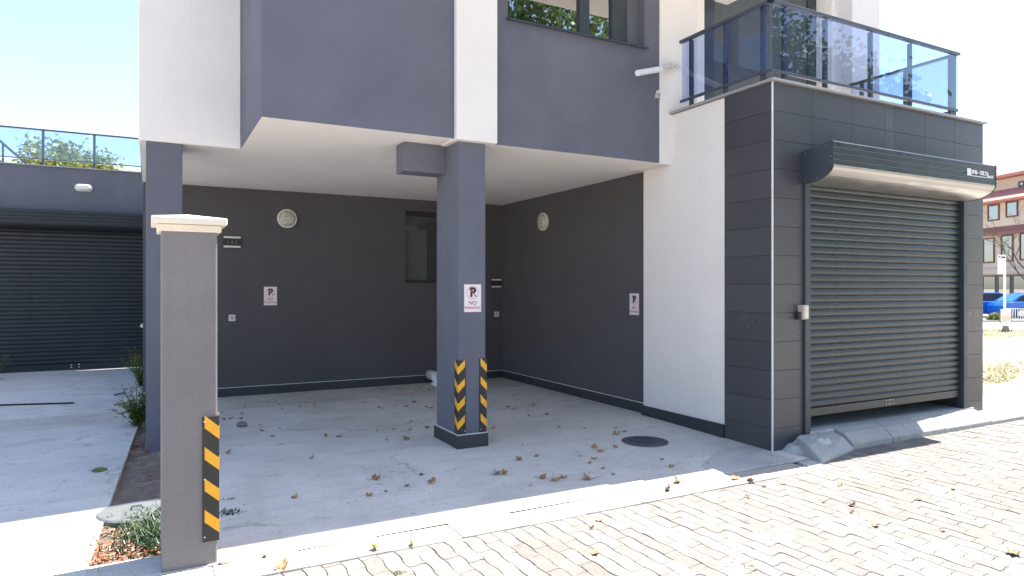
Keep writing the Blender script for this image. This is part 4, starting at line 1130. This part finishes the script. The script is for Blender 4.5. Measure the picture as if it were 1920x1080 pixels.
def flakes(name, pts, size, m):
    vs = []; fs = []
    for x, y, z in pts:
        r = size*random.uniform(.5, 1.4); a = random.uniform(0, 6.28); t = random.gauss(0, 0.5); t2 = random.gauss(0, 0.5); b = len(vs)
        for q, rr_ in ((0, 1.3), (1.6, .6), (3.14, 1.2), (4.7, .55)):
            dx = math.cos(a+q)*r*rr_; dy = math.sin(a+q)*r*rr_
            vs.append((x+dx, y+dy, z + abs(dx*t) + abs(dy*t2) + 0.004))
        fs.append((b, b+1, b+2, b+3))
    me = bpy.data.meshes.new(name); me.from_pydata(vs, [], fs); me.materials.append(m); return obj(name, me)
pts = []
for k in range(700):
    x = random.uniform(-0.36, 0.12); y = random.gauss(4.92, 0.22)
    if 4.69 < y < 5.4: pts.append((x, y, -0.055 + random.uniform(0, 0.012)))
for k in range(170): pts.append((random.uniform(-0.24, -0.02), random.gauss(7.9, 0.25), -0.045))
for k in range(120): pts.append((random.uniform(-0.3, 0.2), random.uniform(5.8, 7.6), -0.048))
tag(flakes('leaf_litter', pts, 0.014, M['litter']), 'reddish dry leaf litter in the soil strip by the gate pillar', None, None, 'stuff')
pts = [(random.gauss(-0.45, 0.12), random.gauss(4.75, 0.14), floor_z(0, 4.7)) for k in range(70)]
tag(flakes('plant_debris', pts, 0.005, M['grass']), 'fine green plant debris scattered on the sunlit driveway edge', None, None, 'stuff')
pm = at_z(432, 960, -0.02); pts = [(random.gauss(pm.x, 0.045), random.gauss(pm.y, 0.035), floor_z(0, 5)) for k in range(160)]
pm2 = at_z(420, 938, -0.02); pts += [(random.gauss(pm2.x, 0.03), random.gauss(pm2.y, 0.02), floor_z(0, 5)) for k in range(40)]
mo = blades('moss', pts, 0.006, 0.028, plain('dark_moss', (0.02, 0.04, 0.035), 0.9), 0.004, 1.5)
tag(mo, 'dark moss patch on the parking floor beside the gate pillar', None, None, 'stuff')
p = at_z(745, 1075, STREET_Z); pts = [(random.gauss(p.x, 0.03), random.gauss(p.y, 0.02), STREET_Z-0.005) for k in range(90)]
p = at_z(1400, 1063, STREET_Z); pts += [(random.gauss(p.x, 0.02), random.gauss(p.y, 0.03), STREET_Z-0.005) for k in range(50)]
tag(blades('joint_moss', pts, 0.006, 0.02, M['weed'], 0.003, 1.5), 'little green tufts growing in the paver joints', None, None, 'stuff')

def weed(label, loc, h, n, spread):
    o = thing('weed_plant', label, 'weed', loc, 0, 'weeds along the driveway edge')
    stm = MB(); vs = []; fs = []
    for k in range(n):
        a = random.uniform(0, 6.28); l = random.uniform(.5, 1)*h
        tip = Vector((math.cos(a)*spread*random.uniform(.3, 1), math.sin(a)*spread*random.uniform(.3, 1), l))
        mid = tip*0.5 + Vector((0, 0, l*0.15))
        stm.tube([(0, 0, 0), mid, tip], 0.005, 5, 0.002)
        for i in range(26):
            t = random.uniform(0.1, 1); q = (mid*t*2 if t < .5 else mid.lerp(tip, (t-.5)*2)) + Vector((random.gauss(0, .02), random.gauss(0, .02), random.gauss(0, .02)))
            r = random.uniform(0.025, 0.055); aa = random.uniform(0, 6.28); el = random.uniform(-.5, .6)
            d = Vector((math.cos(aa)*math.cos(el), math.sin(aa)*math.cos(el), math.sin(el)))*r; s_ = Vector((-math.sin(aa), math.cos(aa), random.uniform(-.4, .4)))*r*0.33
            b = len(vs); vs += [q, q+d*.5+s_, q+d, q+d*.5-s_]; fs += [(b, b+1, b+2, b+3)]
    stm.build('stem', M['weed'], o)
    me = bpy.data.meshes.new('foliage'); me.from_pydata([tuple(v) for v in vs], [], fs); me.materials.append(M['weed']); obj('foliage', me, o)
weed('bushy weed with yellowish leaves against the foot of the left column', (-0.14, 9.0, -0.04), 0.50, 52, 0.30)
weed('dark green weed at the end of the driveway next to the left shutter', (-0.14, 12.6, -0.04), 0.66, 46, 0.34)
weed('low leafy weed at the far left of the shaded driveway', (at_z(-8, 715, 0).x-0.1, 14.6, 0), 0.5, 22, 0.4)

# ------------------------------------------------------------------ trees
def tree(name, label, base, height, crown_c, crown_r, nleaf, lsize, m, trunk_r=0.16, group=None, clumps=70):
    o = thing(name, label, 'tree', base, random.uniform(0, 6), group)
    cc = Vector(crown_c); cr = Vector(crown_r)
    tb = MB(); top = Vector((cc.x*0.7, cc.y*0.7, cc.z + cr.z*0.35))
    pts = [Vector((0, 0, -0.1)).lerp(top, i/7) + Vector((random.gauss(0, .06), random.gauss(0, .06), 0))*(1 if 0 < i else 0) for i in range(8)]
    tb.tube(pts, trunk_r, 10, trunk_r*0.25)
    centers = []
    for k in range(clumps):
        v = Vector((random.gauss(0, 1), random.gauss(0, 1), random.gauss(0, 1))).normalized()*(random.random()**0.45)
        centers.append(cc + Vector((v.x*cr.x, v.y*cr.y, v.z*cr.z)))
    for c in centers[:26]:
        s_ = pts[random.randint(3, 6)]; mid = s_.lerp(c, 0.5) + Vector((0, 0, 0.15))
        tb.tube([s_, mid, c], trunk_r*0.28, 6, trunk_r*0.05)
    tb.build('trunk', M['bark'], o, smooth=True)
    ci = rng.integers(0, clumps, nleaf); C0 = np.array([tuple(c) for c in centers])[ci]
    sd = float(min(crown_r))*0.17
    P = C0 + rng.normal(0, sd, (nleaf, 3))
    d1 = rng.normal(0, 1, (nleaf, 3)); d1 /= np.linalg.norm(d1, axis=1)[:, None]
    d2 = rng.normal(0, 1, (nleaf, 3)); d2 -= (d2*d1).sum(1)[:, None]*d1; d2 /= np.linalg.norm(d2, axis=1)[:, None]
    L = (lsize*rng.uniform(.6, 1.3, nleaf))[:, None]
    V = np.stack([P - d1*L*.5, P + d2*L*.32, P + d1*L*.5, P - d2*L*.32], 1).reshape(-1, 3)
    me = bpy.data.meshes.new('crown'); me.vertices.add(len(V)); me.vertices.foreach_set('co', V.ravel())
    me.loops.add(nleaf*4); me.loops.foreach_set('vertex_index', np.arange(nleaf*4)); me.polygons.add(nleaf)
    me.polygons.foreach_set('loop_start', np.arange(nleaf)*4); me.polygons.foreach_set('loop_total', np.full(nleaf, 4)); me.update(calc_edges=True)
    me.materials.append(m); obj('crown', me, o); return o
tc_ = at_d(128, 330, 27)
tree('leafy_tree', 'pale yellow green tree crown seen over the left garage roof', (tc_.x, tc_.y, GZ), 7, (0, 0, tc_.z-GZ-0.4), (1.9, 1.9, 1.6), 16000, 0.19, M['leaf_pale'], 0.14, clumps=60)
# trees across the street, seen mirrored in the upper window and terrace glass
tree('leafy_tree', 'green tree mirrored in the upper window', (9.6, -5.2, GZ), 12, (0, 0, 8.3), (3.6, 2.8, 3.4), 16000, 0.20, M['leaf'], 0.22, 'street trees mirrored in the glass', 110)
tree('leafy_tree', 'green tree mirrored in the terrace glass', (17.2, -5.6, GZ), 11, (0, 0, 7.4), (3.0, 2.6, 3.6), 14000, 0.20, M['leaf'], 0.22, 'street trees mirrored in the glass', 100)
for lab, x_, y_ in (('green tree mirrored in the right roller shutter, nearest of the row', 23.5, -7.5), ('green tree mirrored in the right roller shutter, middle of the row', 30.0, -10.0), ('green tree mirrored in the right roller shutter, farthest of the row', 37.0, -12.5), ('green tree across the street behind the viewer', 2.5, -9.5)):
    tree('leafy_tree', lab, (x_, y_, GZ), 10, (0, 0, 5.8), (3.6, 3.0, 4.6), 7000, 0.34, M['leaf'], 0.22, 'street trees mirrored in the glass', 90)

# ------------------------------------------------------------------ far side of the street, seen past the right corner
ang = R(21); fd = Vector((math.sin(ang), math.cos(ang), 0)); fn = Vector((fd.y, -fd.x, 0))     # fd runs along the house, fn points away from us
hp = at_d(1880, 540, 47); hp.z = 0
hs_ = thing('town_house', 'cream house with red tiled roof and brown window frames beyond the street', 'building', (hp.x, hp.y, GZ), math.pi/2 - ang - math.pi)
# local frame: x runs along the wall to the right as seen, -y faces the camera
hs_.rotation_euler = (0, 0, math.atan2(-fd.y, -fd.x))
ex = -fd
def lxz(u, v, off=0.0):
    t = (u-960)/F_PX; dirv = Vector((sy+t*cy, cy-t*sy, 0)); nrm = Vector((ex.y, -ex.x, 0))
    s_ = (hp + nrm*off).dot(nrm)/dirv.dot(nrm); q = dirv*s_
    return (q-hp).dot(ex), CAM_Z + (540-v)/F_PX*s_ - GZ
H = lambda v: lxz(1880, v)[1]
MB().box(-8, 14, 0.02, 9, 0, H(372)).build('wall', M['house'], hs_)
MB().box(-8, 14, 1.2, 8, H(372)+0.01, H(322)).build('attic_wall', M['house'], hs_)
z0, z1 = H(380), H(355)
MB().extrude_x([(-0.7, z0), (-0.7, z0+0.15), (1.25, z1+0.2), (1.25, z0)], -8.3, 14.3).build('eave', M['roof_red'], hs_)
z0, z1 = H(330), H(296)
MB().extrude_x([(0.5, z0), (0.5, z0+0.2), (4.5, z1+0.9), (8.5, z0+0.2), (8.5, z0)], -8.3, 14.3).build('roof', M['roof_red'], hs_)
MB().extrude_x([(-0.35, H(440)), (-0.35, H(436)), (0.02, H(424)), (0.02, H(440))], -8.05, 14.05).build('band', M['house_band'], hs_)
MB().box(-8.02, 14.02, -0.25, 0.018, H(514), H(504)).build('canopy', M['house'], hs_)
def hwin(u0, v0, u1, v1, off=0.0, m='win_far', fm='wood'):
    xa, za = lxz(u0, v1); xb, zb_ = lxz(u1, v0); za = H(v1); zb_ = H(v0)
    if xa > xb: xa, xb = xb, xa
    o = bpy.data.objects.new('window', None); C.objects.link(o); o.parent = hs_
    e = 0.10
    MB().box(xa, xb, -0.04+off, 0.015+off, za, za+e).box(xa, xb, -0.04+off, 0.015+off, zb_-e, zb_).box(xa, xa+e, -0.04+off, 0.015+off, za+e, zb_-e).box(xb-e, xb, -0.04+off, 0.015+off, za+e, zb_-e).build('frame', M[fm], o)
    MB().box(xa+e, xb-e, -0.01+off, 0.012+off, za+e, zb_-e).build('pane', M[m], o)
for q in ((1852, 381, 1874, 412), (1886, 377, 1909, 409), (1921, 375, 1945, 407), (1818, 384, 1840, 414), (1843, 444, 1865, 492), (1877, 441, 1900, 491), (1912, 440, 1935, 490), (1808, 446, 1830, 494)): hwin(*q)
for q in ((1881, 340, 1892, 350), (1894, 339, 1903, 349), (1915, 337, 1930, 348)): hwin(*q, off=1.19)
for u0, u1 in ((1842, 1868), (1870, 1896), (1898, 1924), (1926, 1952)): hwin(u0, 516, u1, 588, fm='rail')

# far street: asphalt, kerb, hedge, cars, bus stop, board
def strip(name, v0, v1, z, m, label, thick=None):
    a = at_z(1700, v0, z); b = at_z(2300, v0, z); c = at_z(2300, v1, z); d = at_z(1700, v1, z)
    mb = MB()
    if thick: mb.prism([(a.x,a.y),(b.x,b.y),(c.x,c.y),(d.x,d.y)], z-thick, z)
    else: mb.add([a, b, c, d], [(0, 1, 2, 3)])
    o = mb.build(name, m); S(o); o['label'] = label; return o
strip('footpath', 618, 601, GZ+0.03, M['pavement'], 'pale far footpath beyond the grass')
strip('road', 597, 584, GZ+0.012, M['road'], 'far asphalt road where the blue cars stand')
strip('far_kerb', 600.5, 597.5, GZ+0.12, M['kerb_far'], 'low far kerb along the road', 0.15)
# grass fringe on the waste ground
pts = []
for k in range(2600):
    q = at_z(random.uniform(1820, 1990), random.uniform(619, 632), GZ); pts.append((q.x, q.y, GZ))
for k in range(800):
    q = at_z(random.gauss(1880, 26), random.gauss(695, 9), GZ); pts.append((q.x, q.y, GZ))
for k in range(700):
    q = at_z(random.gauss(1868, 12), random.gauss(712, 3), GZ); pts.append((q.x, q.y, GZ))
tag(blades('dry_grass', pts, 0.015, 0.06, leaf_mat('dry_grass_blade', [(0.22, 0.21, 0.10), (0.34, 0.31, 0.17), (0.45, 0.39, 0.25)], 3), 0.014, 1.6), 'thin dry grass on the waste ground beyond the tiled corner', None, None, 'stuff')

def car(label, u, d, col, flip=1, L=4.2):
    p = at_d(u, 540, d)
    o = thing('parked_car', label, 'car', (p.x, p.y, GZ+0.012), -YAW + R(-4), 'cars parked across the street')
    k = L/4.2
    side = [(-2.1,.35),(-2.08,.62),(-1.95,.80),(-1.15,.92),(1.25,.94),(1.95,.90),(2.08,.70),(2.1,.35)]
    cab = [(-1.15,.90),(-.55,1.32),(-.1,1.43),(.7,1.43),(1.25,1.28),(1.75,.93)]
    side = [(x*k*flip, z) for x, z in side]; cab = [(x*k*flip, z) for x, z in cab]
    def ex_y(prof, y0, y1, ins=0.0):
        n = len(prof); mb = MB(); zt = max(q[1] for q in prof); zb_ = min(q[1] for q in prof)
        sh = lambda z: ins*(z-zb_)/(zt-zb_)
        mb.add([(x, y0+sh(z), z) for x, z in prof] + [(x, y1-sh(z), z) for x, z in prof], [tuple(range(n)), tuple(range(2*n-1, n-1, -1))] + [(i, n+i, n+(i+1) % n, (i+1) % n) for i in range(n)])
        return mb
    ex_y(side + [(side[-1][0], .25), (side[0][0], .25)], -.85, .85).build('body', col, o, bevel=0.05)
    ex_y(cab, -.78, .78, 0.16).build('cabin', col, o, bevel=0.03)
    win = [(-.95,.95),(-.47,1.29),(-.08,1.37),(.66,1.37),(1.13,1.25),(1.5,.97)]; win = [(x*k*flip, z) for x, z in win]
    ex_y(win, -.80, .80, 0.15).build('side_window', M['car_glass'], o)
    for sx_ in (-1.3, 1.3):
        for y in (-.80, .80):
            w_ = MB().lathe([(0.31, -0.1), (0.31, 0.1)], 20, 'y', (sx_*k*flip, y, 0.31)).build('wheel', M['tyre'], o)
            MB().lathe([(0.19, 0.101), (0.17, 0.112)], 16, 'y', (sx_*k*flip, y, 0.31)).build('rim', M['steel'], w_)
    for y in (-.6, .6): MB().box(-2.11*k*flip-0.02, -2.11*k*flip+0.02, y-.15, y+.15, .62, .74).build('headlight', M['trim'], o)
    return o
car('blue car parked at the far kerb right beside the tiled corner', 1838, 39.5, M['car_blue'], 1, 4.0)
car('blue car parked across the street behind the bus stop post', 1941, 37.5, M['car_blue'], -1, 4.2)
# low railing by the cars
fc = thing('street_railing', 'low pale street railing in front of the blue car', 'railing', tuple(at_d(1905, 540, 34.6))[:2] + (GZ,), -YAW)
for i in range(16): MB().box(-0.55+i*0.13-0.015, -0.55+i*0.13+0.015, -0.015, 0.015, 0, 0.62).build('bar', M['trim'], fc)
MB().box(-0.6, 1.5, -0.02, 0.02, 0.62, 0.66).build('top_rail', M['trim'], fc)
# hedge
p = at_d(1866, 540, 33.5)
hg = thing('hedge', 'small dry green hedge at the far kerb left of the bus stop', 'hedge', (p.x, p.y, GZ))
vs = []; fs = []
for k in range(2600):
    a = random.uniform(0, 6.28); e = random.uniform(0, 1.57); rr_ = random.uniform(.7, 1)
    q = Vector((math.cos(a)*math.cos(e)*0.5*rr_*(1+0.2*math.sin(3*a)), math.sin(a)*math.cos(e)*0.35*rr_, math.sin(e)*0.48*rr_))
    d1 = Vector((random.gauss(0, 1), random.gauss(0, 1), random.gauss(0, 1))).normalized()*0.05; d2 = d1.orthogonal().normalized()*0.025
    b = len(vs); vs += [q-d1, q+d2, q+d1, q-d2]; fs.append((b, b+1, b+2, b+3))
me = bpy.data.meshes.new('foliage'); me.from_pydata([tuple(v) for v in vs], [], fs); me.materials.append(M['weed']); obj('foliage', me, hg)
MB().tube([(0, 0, -0.02), (0.02, 0, 0.3)], 0.04, 7).build('stem', M['bark'], hg)
# bus stop post with its flag sign
p = at_d(1882, 540, 28)
bp = thing('bus_stop_post', 'tall pale bus stop post with a white flag sign', 'sign post', (p.x, p.y, GZ), -YAW)
zt = 1.6 + (540-478)/F_PX*28 - GZ; zs = 1.6 + (540-514)/F_PX*28 - GZ
MB().tube([(0.04, 0, 0), (0.04, 0, zt)], 0.045, 12).build('post', M['trim'], bp, smooth=False)
MB().box(-0.29, 0.035, -0.06, -0.045, zs, zt).build('flag_plate', M['sign_white'], bp, bevel=0.004)
MB().box(-0.14, 0.02, -0.0625, -0.060, zt-0.13, zt-0.07).build('route_bar', M['sign_black'], bp)
MB().box(-0.27, -0.19, -0.0625, -0.060, zt-0.07, zt-0.05).box(-0.22, -0.19, -0.0625, -0.060, zt-0.13, zt-0.0701).build('route_mark', M['sign_black'], bp)
p = at_d(1885.5, 540, 26)
ab = thing('sandwich_board', 'small pavement board with two legs below the bus stop post', 'board', (p.x, p.y, GZ), -YAW)
for s_ in (-1, 1): MB().tube([(s_*0.22, 0, 0), (s_*0.22, 0, 0.88)], 0.014, 8).build('leg', M['iron'], ab)
MB().box(-0.205, 0.205, -0.02, 0.02, 0.33, 0.88).build('board', M['sign_white'], ab, bevel=0.01)
MB().box(-0.16, 0.16, -0.024, -0.0202, 0.42, 0.62).build('print', M['cap'], ab)
MB().extrude_x([(-0.12, 0.0), (0.12, 0.0), (0.02, 0.25), (-0.02, 0.25)], -0.10, 0.10).build('foot', M['stone'], ab)
# bare tree in front of the house
p = at_d(1932, 540, 40)
bt = thing('bare_tree', 'thin twiggy tree in front of the cream house at the right edge', 'tree', (p.x, p.y, GZ), 0)
tb = MB(); rnd = random.Random(3)
def grow(mb, s_, d, L, r, depth):
    e = s_ + d*L; mb.tube([s_, s_.lerp(e, .5) + Vector((rnd.gauss(0, .04), rnd.gauss(0, .04), 0))*L, e], r, 5, r*.6, cap=False)
    if depth == 0: return
    for k in range(3 if depth > 1 else 4):
        nd = (d + Vector((rnd.gauss(0, .55), rnd.gauss(0, .55), rnd.gauss(.1, .4)))).normalized(); grow(mb, e if k else s_.lerp(e, .75), nd, L*rnd.uniform(.6, .8), r*.55, depth-1)
grow(tb, Vector((0, 0, -0.1)), Vector((0, 0, 1)), 2.6, 0.09, 5)
tb.build('trunk', M['bark'], bt)
